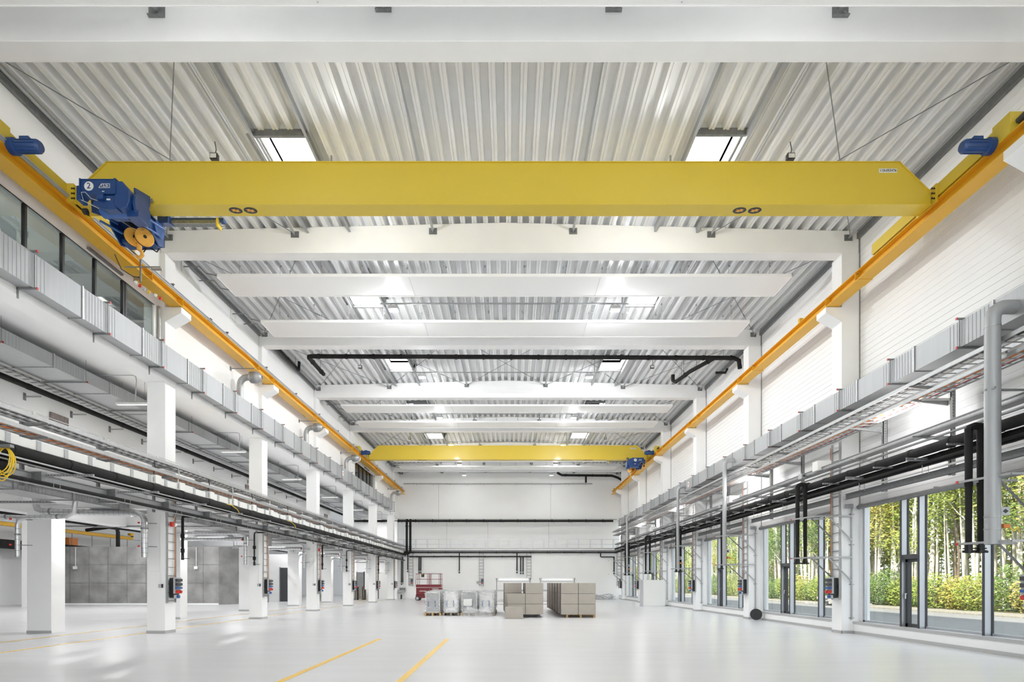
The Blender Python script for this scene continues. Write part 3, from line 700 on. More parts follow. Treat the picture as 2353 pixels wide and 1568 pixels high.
# black roof drain pipes in the third bay and near the end wall
def drain(pts, r, label, n=14, par=None):
    t = thing('drain_pipe', label, 'pipe', pts[0], 'black roof drain pipes')
    MB().tube(pts, r, n).build('pipe', 'black', t, smooth=True)
    for i in range(len(pts) - 1):
        a, b = Vector(pts[i]), Vector(pts[i + 1]); L = (b - a).length
        if L < 1: continue
        d = (b - a).normalized(); q = .35
        if abs(d.z) < .5: MB().tube([a + d * .5, (a.x + d.x * .5, a.y + d.y * .5, zd(a.x) + .1)], .012, 6).tube([b - d * .5, (b.x - d.x * .5, b.y - d.y * .5, zd(b.x) + .1)], .012, 6).build('hanger', 'galvd', t)
        while q < L - .1:
            MB().tube([a + d * (q - .05), a + d * (q + .05)], r * 1.18, n).build('pipe_collar', 'black', t, smooth=True); q += 1.35
    return t
drain([(-9.95, 31.2, 12.8), (-9.95, 28.95, 12.8), (-9.9, 28.8, 12.8), (-9.75, 28.75, 12.8), (11.0, 28.75, 12.72), (11.25, 28.75, 12.6), (11.3, 28.75, 12.2)], .105, 'long black drain pipe crossing under the roof in the third bay')
drain([(-11.08, 27.4, 12.85), (-11.05, 30.6, 12.8), (-11.05, 30.65, 13.25)], .07, 'short black drain pipe along the left wall in the third bay')
drain([(10.0, 28.8, 12.7), (9.3, 30.3, 12.6), (8.9, 31.4, 12.45), (8.8, 31.6, 12.6), (8.8, 31.6, 12.9)], .1, 'bent black drain branch at the right under the third bay roof')
drain([(10.4, 29.6, 12.3), (10.9, 29.6, 12.3), (11.0, 29.6, 12.5)], .06, 'small black drain elbow at the right under the third bay roof')
drain([(4.8, 58.9, 12.75), (4.95, 58.7, 12.6), (5.2, 58.6, 12.45), (10.2, 58.6, 12.4), (10.8, 58.6, 12.2), (11.3, 58.6, 11.9)], .12, 'black drain pipe high on the right in front of the end wall')
drain([(7.6, 58.6, 11.7), (7.6, 58.6, 12.3)], .1, 'short black vertical drain pipe high in front of the end wall')

# ============================================================ LONG DUCTS
def rduct(x0, x1, z0, z1, y0, y1, label, inner, step=2.45, mat='galvl', wallx=None):
    t = thing('air_duct', label, 'duct', ((x0 + x1) / 2, (y0 + y1) / 2, z0), 'rectangular air ducts')
    MB().box(x0, x1, y0, y1, z0, z1).build('duct_body', mat, t)
    y = y0 + .7; i = 0
    while y < y1:
        e = .025
        m = MB(); m.box(x0 - e, x1 + e, y, y + .05, z0 - e, z0); m.box(x0 - e, x1 + e, y, y + .05, z1, z1 + e); m.box(x0 - e, x0, y, y + .05, z0, z1); m.box(x1, x1 + e, y, y + .05, z0, z1)
        m.build('flange', 'galv', t)
        # swaged ribs on the inner face
        xi = x1 if inner > 0 else x0
        m = MB(); q = y + .15
        while q < y + step * .55:
            m.box(min(xi, xi + inner * .006), max(xi, xi + inner * .006), q, q + .025, z0 + .01, z1 - .01); q += .11
        m.build('swage_rib', mat, t)
        if wallx is not None:
            m = MB(); a, b = sorted((wallx, xi + inner * .10)); m.box(a, b, y + .9, y + .94, z0 - .05, z0 - .005); m.box(min(wallx, wallx - inner * -.02), max(wallx, wallx + inner * .02), y + .9, y + .94, z0 - .25, z0); m.box(xi + inner * .04 - .01, xi + inner * .04 + .01, y + .91, y + .93, z0, z1)
            a, b = sorted((wallx, xi + inner * .10)); m.box(a, b, y + .9, y + .94, z1 + .01, z1 + .05); m.build('support_bracket', 'galvd', t)
            m = MB(); a, b = sorted((xi + inner * .10, xi + inner * .115)); m.box(a, b, y + .895, y + .945, z0 - .055, z0); m.box(a, b, y + .895, y + .945, z1 + .005, z1 + .055); m.build('red_end_cap', 'redb', t)
        y += step; i += 1
    return t
ld_ = rduct(-11.28, -10.95, 8.44, 9.24, 2, 54.5, 'grey rectangular air duct running above the gallery lintels on the left', 1, wallx=-11.308)
rd_ = rduct(10.35, 10.84, 7.08, 7.69, 2, 56, 'grey rectangular air duct running high along the right columns', -1, wallx=11.4)
for t, x, ys, s in ((ld_, -10.94, (38.3, 52.7), 1), (rd_, 10.34, (33.9, 54.6), -1)):
    for y in ys:
        z = 8.84 if s == 1 else 7.36
        m = MB().prism([(y + .17 * math.cos(i * math.pi / 10), z + .17 * math.sin(i * math.pi / 10)) for i in range(20)], 'x', min(x, x + s * .008), max(x, x + s * .008)); lg = m.build('round_label', 'wplast', t)
        MB().bar((x + s * .01, y - .12, z + .02), (x + s * .01, y + .12, z + .03), .004, .05).bar((x + s * .01, y - .05, z - .06), (x + s * .01, y + .05, z - .06), .004, .03).build('label_mark', 'redb', lg)
# swirl outlets standing on the left duct
for i, y in enumerate((24.1, 31.9, 39.7, 55.0)):
    t = thing('swirl_outlet', 'round silver air outlet on a bent pipe above the left duct, ' + oc(i), 'air outlet', (-11.1, y, 9.24), 'round air outlets')
    z = 10.16; px = -11.12
    MB().tube([(px, y, 9.24), (px, y, 9.75)] + arc((px + .3, 9.83), .3, 180, 90, 'xz', 6, y)[1:] + [(px + .42, y, 10.13)], .13, 16).build('elbow_pipe', 'galv', t, smooth=True)
    MB().tube([(px + .42, y, 10.13), (px + .42, y - .001, 10.13), (px + .44, y, 10.13), (px + .68, y, 10.13), (px + .72, y, 10.13), (px + .86, y, 10.13), (px + .90, y, 10.13)], [.13, .22, .235, .235, .225, .14, .08], 22).build('outlet_drum', 'galv', t, smooth=True)
    for q in (.5, .56, .62): MB().tube([(px + q, y, 10.13), (px + q + .012, y, 10.13)], .243, 22).build('drum_ring', 'galvd', t, smooth=True)
    MB().tube([(px + .89, y, 10.13), (px + .905, y, 10.13)], .07, 14).build('outlet_mouth', 'blackp', t, smooth=True)
    m = MB().bar((-11.47, y - .1, 10.46), (-10.5, y - .1, 10.46), .03, .03).bar((-11.47, y - .1, 11.0), (-10.95, y - .1, 10.47), .02, .02).box(-11.48, -11.44, y - .14, y - .06, 10.38, 10.54); m.build('wall_strut', 'galvd', t)
# ============================================================ RIGHT WALL: WINDOWS
WX = 11.50
MUL = [(0.33, .10), (2.25, .33, 'vent'), ]
for i, k in enumerate(range(-2, 6)):
    ys, ye = YB(k) + .55, YB(k + 1) - .1
    if k == 5: continue
    t = tag(thing('window_%d' % (i + 1), 'tall glazed window bay in the right wall, ' + ORD[i] + ' bay', None, (WX + .08, (ys + ye) / 2, .39)), kind='structure')
    # dark outer frame
    m = MB(); z0, z1 = .39, 4.2
    def fr(a, b, c, d, x0=WX + .03, x1=WX + .12): m.box(x0, x1, a, b, c, d)
    fr(ys, ys + .08, z0, z1); fr(ye - .08, ye, z0, z1); fr(ys, ye, z0, z0 + .06); fr(ys, ye, z1 - .08, z1)
    m.build('frame', 'alu', t)
    # measured back from the far jamb: glass, mullion, vent, mullion, glass, mullion, glass
    f = ye + .1
    mull = [(f - 2.22, f - 2.16), (f - 2.96, f - 2.90), (f - 5.19, f - 5.13)]
    for a, b in mull:
        MB().box(WX - .13, WX + .045, a, b, z0, z1).build('mullion', 'alu', t)
        MB().box(WX - .145, WX - .13, a - .005, b + .005, z0, z1).build('cover_cap', 'dark', t)
        MB().box(WX + .03, WX + .075, a - .025, b + .025, z0, z1).build('gasket', 'dark', t)
    va, vb = mull[1][1], mull[0][0]
    m = MB(); m.box(WX - .12, WX + .08, va, vb, 2.34, 2.47); m.build('transom', 'dark', t)
    m = MB(); x0, x1 = WX - .02, WX + .1
    m.box(x0, x1, va, va + .09, z0, 2.34); m.box(x0, x1, vb - .09, vb, z0, 2.34); m.box(x0, x1, va, vb, z0, z0 + .1); m.box(x0, x1, va, vb, 2.26, 2.34)
    s = m.build('vent_sash', 'dark', t)
    MB().box(x0 - .04, x0, vb - .07, vb - .04, 1.33, 1.36).box(x0 - .05, x0 - .03, vb - .07, vb - .04, 1.2, 1.36).build('handle', 'chrome', s)
    pn = [(mull[0][1], ye - .08), (va, vb), (mull[2][1], mull[1][0]), (ys + .08, mull[2][0])]
    for a, b in pn: MB().box(WX + .07, WX + .08, a, b, z0 + .06, z1 - .08).build('pane', 'glass', t)
    MB().tube([(11.38, ys, 4.13), (11.38, ye, 4.13)], .075, 14).build('blind_roll', 'galvd', t, smooth=True)
    m = MB()
    for y in (ys + .05, (ys + ye) / 2, ye - .05): m.box(11.36, 11.48, y - .02, y + .02, 4.16, 4.24)
    m.build('blind_bracket', 'galv', t)
    # white return beside the column
    struct('trim_%d' % (10 + i), MB().box(11.47, 11.75, ye, YB(k + 1) + .55, .39, 4.2), 'white', 'white wall pier between the tall windows, ' + ORD[i] + ' bay')

# ============================================================ RIGHT SERVICES
def ladder_tray(x0, x1, z, y0, y1, name, label, grp, cables=(), rail=.06, step=.3, mat='galv'):
    t = thing(name, label, 'cable tray', ((x0 + x1) / 2, (y0 + y1) / 2, z), grp)
    for x in (x0, x1):
        m = MB().box(x - .012, x + .012, y0, y1, z, z + rail).box(x - .015, x + .015, y0, y1, z - .004, z + .004)
        m.build('side_rail', mat, t)
    m = MB(); y = y0 + .1
    while y < y1:
        m.box(x0, x1, y, y + .03, z + .0, z + .018); y += step
    m.build('rung', mat, t)['kind'] = 'stuff'
    for i, (fx, r, mt) in enumerate(cables):
        x = x0 + (x1 - x0) * fx
        pts = []; y = y0
        while y < y1:
            pts.append((x + random.uniform(-.015, .015), y, z + .022 + r)); y += 1.7
        pts.append((x, y1, z + .022 + r))
        MB().tube(pts, r, 6).build('cable', mt, t)
    return t
ladder_tray(10.05, 10.55, 6.60, 2, 57.5, 'cable_ladder', 'upper grey cable ladder running along the right wall', 'cable ladders on the right', [(.3, .02, 'blackp'), (.6, .015, 'gplast')], .09)
ladder_tray(10.12, 10.60, 6.26, 2, 57.5, 'cable_ladder', 'lower cable ladder on the right carrying orange and red cables', 'cable ladders on the right', [(.25, .012, 'orange'), (.35, .012, 'orange'), (.55, .014, 'gplast'), (.7, .01, 'redb'), (.82, .012, 'blackp')], .08)
# flat covered trunking
t = thing('cable_trunking', 'flat grey metal trunking running along the right wall above the black pipes', 'trunking', (10.35, 30, 5.36), None)
MB().box(10.24, 10.52, 2, 57, 5.34, 5.46).build('trunking_body', 'galv', t)
m = MB().box(10.222, 10.24, 2, 57, 5.335, 5.37).box(10.222, 10.24, 2, 57, 5.44, 5.465); m.build('trunking_edge', 'galvd', t)
t = thing('cable_trunking', 'narrow grey rail below the flat trunking on the right', 'trunking', (10.5, 30, 5.15), None)
MB().box(10.3, 10.36, 2, 57, 5.18, 5.22).build('rail', 'galvd', t)
# black pipes
def long_pipe(x, z, r, y0, y1, mat, label, col_step, cat='pipe', grp=None, name='service_pipe', coll=True, n=14, sl=0):
    t = thing(name, label, cat, (x, (y0 + y1) / 2, z), grp)
    MB().tube([(x, y0, z), (x, y1, z)], r, n).build('pipe', mat, t, smooth=True)
    if coll:
        y = y0 + .8
        while y < y1:
            MB().tube([(x, y, z), (x, y + .14, z)], r * 1.1, n).build('pipe_collar', mat, t, smooth=True)
            y += col_step
    return t
long_pipe(10.3, 4.95, .12, 2, 57, 'black', 'thick black insulated pipe running along the right wall', 1.35, grp='black pipes on the right')
long_pipe(10.55, 4.80, .075, 2, 57, 'black', 'second black insulated pipe tucked behind the thick one on the right', 1.9, grp='black pipes on the right')
long_pipe(10.35, 4.66, .042, 2, 57, 'black', 'thin black pipe below the thick one along the right wall', 2.6, grp='black pipes on the right')
long_pipe(10.47, 4.62, .035, 2, 57, 'black', 'thinnest black pipe next to the lower pipe along the right wall', 3.1, grp='black pipes on the right')
long_pipe(10.88, 4.60, .025, 2, 57, 'wplast', 'thin white conduit along the right windows', 99, cat='conduit', name='conduit', coll=False, n=8)
# galvanised support channel on the columns + posts
bayw = ['nearest', 'second', 'third', 'fourth', 'fifth', 'sixth', 'seventh']
for i, k in enumerate(range(-2, 5)):
    ya, yb = YB(k) + .62, YB(k + 1) - .04
    m = MB().box(11.0, 11.03, ya, yb, 4.38, 4.56); m.box(10.95, 11.03, ya, yb, 4.55, 4.56); m.box(10.95, 11.03, ya, yb, 4.38, 4.39)
    t = thing('support_channel', 'grey steel channel above the right windows, ' + bayw[i] + ' bay', 'beam', (11, (ya + yb) / 2, 4.4), 'support channels on the right')
    m.build('channel', 'galvd', t)
    MB().box(10.93, 11.22, yb - .05, yb, 4.10, 4.24).build('end_box', 'gplast', t)
    MB().box(10.96, 11.19, yb - .09, yb - .05, 4.12, 4.21).build('box_cover', 'galv', t)
    for j, q in enumerate((2.95, 5.6)):
        y = YB(k) + q
        t = thing('support_post', 'grey steel post with service arms on the right, %s in the %s bay' % (('near one', 'far one')[j], bayw[i]), 'post', (11.1, y, 4.4), 'support posts on the right')
        m = MB().box(11.04, 11.16, y, y + .02, 4.36, 6.75).box(11.04, 11.055, y, y + .09, 4.36, 6.75).box(11.145, 11.16, y, y + .09, 4.36, 6.75); m.build('post_profile', 'galv', t)
        m = MB()
        for q2 in range(30): m.cbox(11.1, y - .002, 4.5 + q2 * .075, .02, .004, .03)
        m.build('post_slot', 'dark', t)
        for z, xe in ((6.52, 10.0), (6.18, 10.05), (5.28, 10.1)):
            MB().prism([(11.05, z + .07), (xe, z + .07), (xe, z + .05), (11.05, z - .07)], 'y', y + .02, y + .07).build('cantilever_arm', 'galv', t)
        MB().box(9.95, 11.05, y + .02, y + .06, 4.72, 4.76).box(9.95, 11.05, y + .02, y + .06, 4.78, 4.80).build('pipe_arm', 'galv', t)
        for dy in (.0, .16):
            MB().tube([(10.35 + dy, y + .04, 4.4), (10.35 + dy, y + .04, 4.75)], .008, 5).build('drop_rod', 'galv', t)
    # slotted pipe rails in between
    for j, q in enumerate((1.6, 4.3, 6.9)):
        y = YB(k) + q
        t = thing('pipe_hanger', 'slotted rail under the right black pipes, number %s in the %s bay' % (('one', 'two', 'three')[j], bayw[i]), 'bracket', (10.4, y, 4.82), 'slotted pipe hangers on the right')
        m = MB().box(9.95, 10.95, y, y + .04, 4.80, 4.84); m.build('slotted_rail', 'galv', t)
        m = MB()
        for q2 in range(14): m.cbox(10.0 + q2 * .065, y - .002, 4.82, .03, .004, .012)
        m.build('rail_slot', 'dark', t)
# fluorescent lights on the right trays
for i, y in enumerate((15.85, 26.0, 36.1, 46.1)):
    t = thing('strip_light', 'lit fluorescent strip light under the right cable ladders, ' + oc(i), 'lamp', (10.5, y, 6.35), 'strip lights on the right')
    MB().box(10.42, 10.56, y - 1.0, y + 1.0, 6.36, 6.40).build('housing', 'wplast', t)
    MB().tube([(10.5, y - .98, 6.33), (10.5, y + .98, 6.33)], .03, 10).build('tube', 'tube', t, smooth=True)
    MB().box(10.98, 11.05, y - 1.25, y - 1.2, 5.6, 6.3).box(10.3, 11.0, y - 1.25, y - 1.2, 6.22, 6.28).build('holder', 'wplast', t)
    l = bpy.data.lights.new('strip_glow', 'POINT'); l.energy = 45; l.shadow_soft_size = .25; o = bpy.data.objects.new('strip_glow', l); COL.objects.link(o); o.parent = t; o.location = (-.25, 0, -.25)
# vertical spiral ducts on the right
for i, (y, r) in enumerate(((12.0, .14), (27.0, .095), (34.5, .09), (49.5, .085))):
    t = thing('spiral_duct', 'vertical silver spiral duct dropping from the right air duct, ' + oc(i), 'duct', (9.9, y, 2.45), 'vertical spiral ducts')
    MB().tube([(10.35, y, 7.32), (10.16, y, 7.32)] + arc((10.16, 7.06), .26, 90, 180, 'xz', 6, y)[1:] + [(9.9, y, 6.9)], r, 18).build('elbow', 'galvl', t, smooth=True)
    MB().tube([(9.9, y, 6.92), (9.9, y, 2.45)], r, 20, False).build('duct_tube', 'galvl', t, smooth=True)
    m = MB(); z = 6.8
    while z > 2.5:
        m.tube([(9.9, y, z), (9.9, y, z + .008)], r * 1.012, 18, False); z -= .14
    m.build('spiral_seam', 'galvl', t, smooth=True)
    for z in (6.9, 3.0, 2.75): MB().tube([(9.9, y, z), (9.9, y, z + .03)], r * 1.05, 18).build('clamp', 'galv', t, smooth=True)
    MB().tube([(9.9, y, 2.45), (9.9, y, 2.46)], r * .95, 18).build('mouth', 'dark', t)
    MB().cbox(9.9 + r * 1.25, y - r * .7, 3.12, .17, .02, .17).build('sign_plate', 'gplast', t)
    MB().prism([(9.9 + r * 1.25 + a, 3.12 + b) for a, b in ((-.06, 0), (0, .045), (.06, 0), (0, -.045))], 'y', y - r * .7 - .014, y - r * .7 - .011).build('sign_mark', 'blackp', t)
    MB().cbox(9.9 + r + .08, y - .05, 2.82, .13, .09, .08).build('switch', 'orange', t)
    MB().tube([(9.9 + r + .14, y - .05, 2.82), (9.9 + r + .25, y - .05, 2.72), (9.9 + r + .33, y - .05, 2.80), (9.9 + r + .42, y, 2.7)], .012, 6).build('switch_cable', 'yel', t)
    for z in (5.6,): MB().box(9.9 - r * 1.1, 11.2, y - .02, y + .02, z, z + .04).box(9.8, 9.83, y - r - .03, y + r + .03, z, z + .04).build('wall_clamp', 'galvd', t)
# black drop pipes with flanges
dn = [(-1, (0, .26), .06), (0, (0, .26), .055), (1, (.1,), .04), (2, (.1, .35), .055), (3, (.0, .3), .06), (4, (0, .3), .06)]
for i, (k, offs, r) in enumerate(dn):
    y = YB(k) + .9
    for j, dx in enumerate(offs):
        x = 9.88 + dx
        nm = '' if len(offs) == 1 else (('left pipe of the pair ', 'right pipe of the pair ')[j])
        t = thing('drop_pipe', 'black flanged drop pipe on the right, ' + nm + oc(i), 'pipe', (x, y, 2.3), 'black drop pipes on the right')
        MB().tube([(10.3, y, 5.02), (x + .12, y, 5.04), (x + .03, y, 5.0), (x, y, 4.9), (x, y, 2.45)], [r * 1.3] * 4 + [r], 14).build('pipe', 'black', t, smooth=True)
        for z in (4.95, 3.78): MB().tube([(x, y, z - .04), (x, y, z + .04)], r * 1.3, 14).build('pipe_collar', 'black', t, smooth=True)
        MB().tube([(x, y, 2.3), (x, y, 2.52)], r * 1.25, 14).build('valve', 'blackp', t, smooth=True)
        m = MB().tube([(x, y, 2.33), (x, y, 2.36)], r * 1.9, 16).tube([(x, y, 2.39), (x, y, 2.41)], r * 1.8, 16)
        m.tube([(x - r * 2.4, y - .02, 2.33), (x + r * 2.2, y - .02, 2.33)], .025, 8); m.build('flange', 'blackp', t, smooth=True)
# column bracket frames, ladders and socket panels (right)
for i, k in enumerate(range(-1, 6)):
    y = YB(k)
    t = thing('pipe_bracket', 'silver bracket frame on the front of a right column, ' + oc(i), 'bracket', (11.2, y - .05, .45), 'bracket frames on the right columns')
    m = MB().box(11.18, 11.22, y - .05, y - .012, .45, 4.1); m.build('upright', 'galv', t)
    for z in (.5, 1.6, 2.9, 3.9): MB().box(11.12, 11.28, y - .03, y - .002, z, z + .02).build('wall_clip', 'galvd', t)
    for z in (3.84, 2.50):
        MB().bar((11.2, y - .06, z), (9.98, y - .06, z), .035, .045).build('arm', 'galv', t)
        if k < 5:
            MB().bar((9.98, y - .06, z), (9.72, y + 1.0, z), .035, .045).build('cross_arm', 'galv', t)
            MB().bar((10.75, y + .7, z), (9.72, y + 1.0, z), .035, .045).build('cross_arm', 'galv', t)
        MB().bar((10.42, y - .06, z - .02), (11.2, y - .06, z - .80), .035, .035).build('diagonal', 'galv', t)
        MB().bar((10.1, y + .4, z - .02), (10.85, y + .55, z - .65), .035, .035).build('diagonal', 'galvd', t)
        MB().cbox(9.72, y + 1.0, z, .05, .05, .05).build('red_end_cap', 'redb', t)
    t = thing('wall_ladder_tray', 'vertical cable ladder on the hall side of a right column, ' + oc(i), 'cable tray', (10.85, y + .3, 1.5), 'vertical cable ladders')
    m = MB().box(10.83, 10.875, y + .04, y + .07, 1.1, 6.3).box(10.83, 10.875, y + .5, y + .53, 1.1, 6.3); m.build('side_rail', 'galv', t)
    for z in range(17): MB().box(10.845, 10.865, y + .07, y + .5, 1.2 + z * .3, 1.225 + z * .3).build('rung', 'galvd', t)
    MB().tube([(10.84, y + .58, 1.5), (10.84, y + .58, 6.2)], .014, 6).build('cable', 'orange', t)
def sockets(xf, s, y, label, grp):
    """grey column of outlets on the hall face of a column; s = +1 faces +X"""
    t = thing('socket_panel', label, 'socket panel', (xf, y, 1.2), grp)
    X = lambda a, b: (min(xf + s * a, xf + s * b), max(xf + s * a, xf + s * b))
    a = X(.02, .16); MB().box(a[0], a[1], y, y + .34, 1.16, 1.82).build('back_box', 'blackp', t, bevel=.008)
    a = X(.16, .22); MB().box(a[0], a[1], y - .02, y + .36, 1.30, 1.84).build('face_plate', 'gplast', t, bevel=.01)
    a = X(.10, .22); MB().box(a[0], a[1], y + .02, y + .3, 1.14, 1.26).build('lower_box', 'gplast', t, bevel=.01)
    for z, mt, h in ((1.75, 'dark', .09), (1.61, 'dark', .09), (1.49, 'blue2', .06)):
        a = X(.22, .30); MB().box(a[0], a[1], y - .01, y + .3, z - h / 2, z + h / 2).build('outlet_cover', mt, t, bevel=.01)
    for dy in (.05, .22):
        MB().tube([(xf + s * .22, y + dy, 1.37), (xf + s * .31, y + dy, 1.35)], .05, 12).build('round_socket', 'redb' if dy < .1 else 'redb', t, smooth=True)
    MB().tube([(xf + s * .22, y + .12, 1.2), (xf + s * .29, y + .12, 1.2)], .05, 12).build('round_socket', 'blue2', t, smooth=True)
    return t
for i, k in enumerate(range(-1, 6)):
    sockets(10.85, -1, YB(k) + .12, 'grey socket panel with blue and red outlets on a right column, ' + oc(i), 'socket panels on the right columns')
# junction boxes and small cabinets on the trunking
for i, (y, big) in enumerate(((19.3, 1), (20.4, 0), (27.0, 1), (28.3, 0), (34.6, 1), (42.0, 1), (49.4, 1))):
    x = 10.3
    t = thing('junction_cabinet', ('white' if big else 'grey') + ' electrical box on the right trunking, ' + oc(i), 'electrical box', (x, y, 5.5), 'electrical boxes on the right')
    if big:
        MB().box(10.1, 10.55, y - .1, y + .25, 5.36, 5.68).build('cabinet', 'wplast', t, bevel=.01)
        for q in range(4): MB().cbox(10.28 + q * .045, y - .105, 5.43, .03, .01, .05).build('breaker_window', 'blue', t)
    else:
        MB().box(10.12, 10.3, y - .1, y + .15, 5.28, 5.46).build('cabinet', 'gplast', t, bevel=.01)
        MB().cbox(10.2, y - .105, 5.38, .08, .01, .06).build('display', 'dark', t)
# panel standing before the windows
t = thing('partition_panel', 'tall white freestanding panel standing by the far right windows', 'panel', (10.1, 41.4, 0))
MB().box(9.38, 10.95, 41.3, 41.42, .03, 1.86).build('panel_board', 'wplast', t)
MB().box(9.2, 9.38, 41.25, 41.5, 0, 1.86).build('side_post', 'gplast', t)
t = thing('cable_coil', 'loose coil of pale cable on the floor in the far right corner', 'cable', (9.6, 58.5, 0))
m = MB()
for i in range(6):
    cx, r1, r2, z = 9.4 + random.uniform(-.15, .15), 1.0 + random.uniform(-.15, .15), .5, .05 + i * .06
    m.tube([(cx + r1 * math.cos(a / 20 * 2 * math.pi), 58.6 + r2 * math.sin(a / 20 * 2 * math.pi), max(.03, z + .22 * math.sin(a * .9 + i))) for a in range(21)], .025, 6)
m.build('cable_loop', 'gplast', t, smooth=True)['kind'] = 'stuff'
tag(MB().tube([(10.9, 25.9, .26), (10.95, 26.05, .26)], .25, 24).build('waste_lid', 'blackp', smooth=True), 'round black lid leaning on the low wall by the third right column', 'lid')

# ============================================================ OUTSIDE: trees and bushes
def leaves(cx, cy, cz, rx, ry, rz, n, size, mb):
    for _ in range(n):
        while True:
            a, b, c = random.uniform(-1, 1), random.uniform(-1, 1), random.uniform(-1, 1)
            d = a * a + b * b + c * c
            if .12 < d < 1: break
        p = Vector((cx + a * rx, cy + b * ry, cz + c * rz))
        u = Vector((random.gauss(0, 1), random.gauss(0, 1), random.gauss(0, .6))).normalized(); v = u.orthogonal().normalized()
        s = size * random.uniform(.6, 1.4)
        mb.add([p - u * s, p + v * s * .5, p + u * s, p - v * s * .5], [(0, 1, 2, 3)])
def tree(x, y, h, lean, kind, label, fork=True):
    t = thing('forest_tree', label, 'tree', (x, y, 0), 'trees outside the windows')
    mt = random.choice(['bark', 'bark', 'bark', 'barkd'])
    r = random.uniform(.08, .2)
    pts = [(x, y, -.1)]; cx, cy = x, y
    for i in range(1, 8):
        cx += lean * h / 8 + random.uniform(-.1, .1); cy += random.uniform(-.15, .15) + lean * .4; pts.append((cx, cy, h * i / 7))
    MB().tube(pts, [r * (1 - .11 * i) for i in range(8)], 7).build('trunk', mt, t, smooth=True)
    for e in range(2):
        ex, ey = x + random.uniform(-1.1, 1.1), y + random.uniform(-.7, .7); ln = random.uniform(-.12, .12)
        MB().tube([(ex, ey, -.1), (ex + ln * 2, ey + ln, 2.5), (ex + ln * 5, ey + ln * 3, 6), (ex + ln * 7, ey + ln * 4, 9)], [r * .5, r * .45, r * .35, r * .15], 6).build('stem', 'bark', t, smooth=True)
    lf = MB()
    for b in range(random.randint(6, 9)):
        i = random.randint(2, 6); p = Vector(pts[i]); a = random.uniform(0, 2 * math.pi); L = random.uniform(1.2, 2.8)
        q = p + Vector((math.cos(a) * L * .7, math.sin(a) * L * .7, L * .9)); md = (p + q) / 2 + Vector((0, 0, -.15))
        MB().tube([p, md, q], [r * .35, r * .22, r * .1], 5).build('branch', mt, t, smooth=True)
        leaves(q.x, q.y, q.z, 1.1, 1.3, .9, 200, .10, lf)
    for i in (4, 5, 6, 7): leaves(pts[i][0], pts[i][1], pts[i][2], 1.7, 1.9, 1.2, 260, .11, lf)
    lf.build('foliage', kind, t)
def bush(x, y, h, kind, label):
    t = thing('bush', label, 'bush', (x, y, 0), 'bushes along the verge')
    m = MB()
    for i in range(7):
        a = random.uniform(0, 6.28); m.tube([(x, y, 0), (x + .4 * math.cos(a), y + .4 * math.sin(a), h * .5), (x + .9 * math.cos(a), y + 1.0 * math.sin(a), h * .9)], [.03, .02, .01], 5)
    m.build('stem', 'barkd', t)
    m = MB(); leaves(x, y, h * .45, 1.3, 1.5, h * .55, 2000, .08, m); m.build('foliage', kind, t)
random.seed(21)
fol = ['leafg', 'leafg', 'leafy', 'leafd']
nt_ = 0; tr = []
y = 26.0
while y < 128:
    for row in range(2 if y < 80 else 1):
        tr.append((28.8 + row * 2.6 + random.uniform(-.7, .9), y + random.uniform(-.8, .8)))
    y += 1.3 if y < 60 else 3.0
nw = ['pale', 'white-barked', 'slender', 'leaning', 'forked', 'bushy', 'sparse', 'golden', 'green']
def pane_of(x, y):
    # which window bay shows it from the hall
    yy = y * 11.55 / x
    for i, k in enumerate(range(-2, 6)):
        if yy < YB(k + 1): return i
    return 7
cnt = {}
for (x, y) in tr:
    b = pane_of(x, y); cnt[b] = cnt.get(b, 0) + 1
    mt = random.choice(fol)
    cw = {'leafg': 'yellow-green', 'leafy': 'golden', 'leafd': 'deep green'}[mt]
    n = cnt[b]
    tree(x, y, random.uniform(9, 12.5), random.uniform(-.09, .09), mt, '%s forest tree behind %s window bay, number %d from the right' % (cw, ORD[b] if b else 'one', n))
cnt = {}
y = 27.5
while y < 120:
    b = pane_of(27.6, y); cnt[b] = cnt.get(b, 0) + 1
    mt = random.choice(['leafg', 'leafy', 'leafd', 'leafg', 'leafd', 'leafg', 'leafd']); cw = {'leafg': 'yellow-green', 'leafy': 'golden', 'leafd': 'deep green'}[mt]
    bush(27.7 + random.uniform(-.2, .6), y, random.uniform(1.9, 3.0), mt, '%s bush behind %s window bay, number %d from the right' % (cw, ORD[b] if b else 'one', cnt[b]))
    y += 1.7 if y < 60 else 3.0
t = thing('rubble_pile', 'low pile of grey rubble on the yard seen through the second window', 'rubble', (24.9, 44, 0))
m = MB()
for i in range(60):
    a = random.gauss(0, 1.3); s = random.uniform(.12, .4); z = max(0, .75 - abs(a) * .35) * random.random()
    m.cbox(24.9 + random.gauss(0, .5), 44 + a, z + s * .15, s * 1.6, s, s * .5)
m.build('stones', 'stone', t)['kind'] = 'stuff'
# forest backdrop of more distant trees: dense deep foliage
t = tag(MB().build('dummy', 'bark'), None) if False else None
m = MB()
for y in range(10, 170, 3):
    for x, zc in ((33.5, 2.6), (36, 4), (41, 6)):
        leaves(x + random.uniform(-1, 1), y + random.uniform(-1, 1), zc + random.uniform(-1, 1.5), 1.6, 2.6, 2.6, 300, .2, m)
tag(m.build('distant_foliage', 'leafg'), 'soft mass of distant forest foliage behind the nearer trees', 'foliage', kind='stuff')
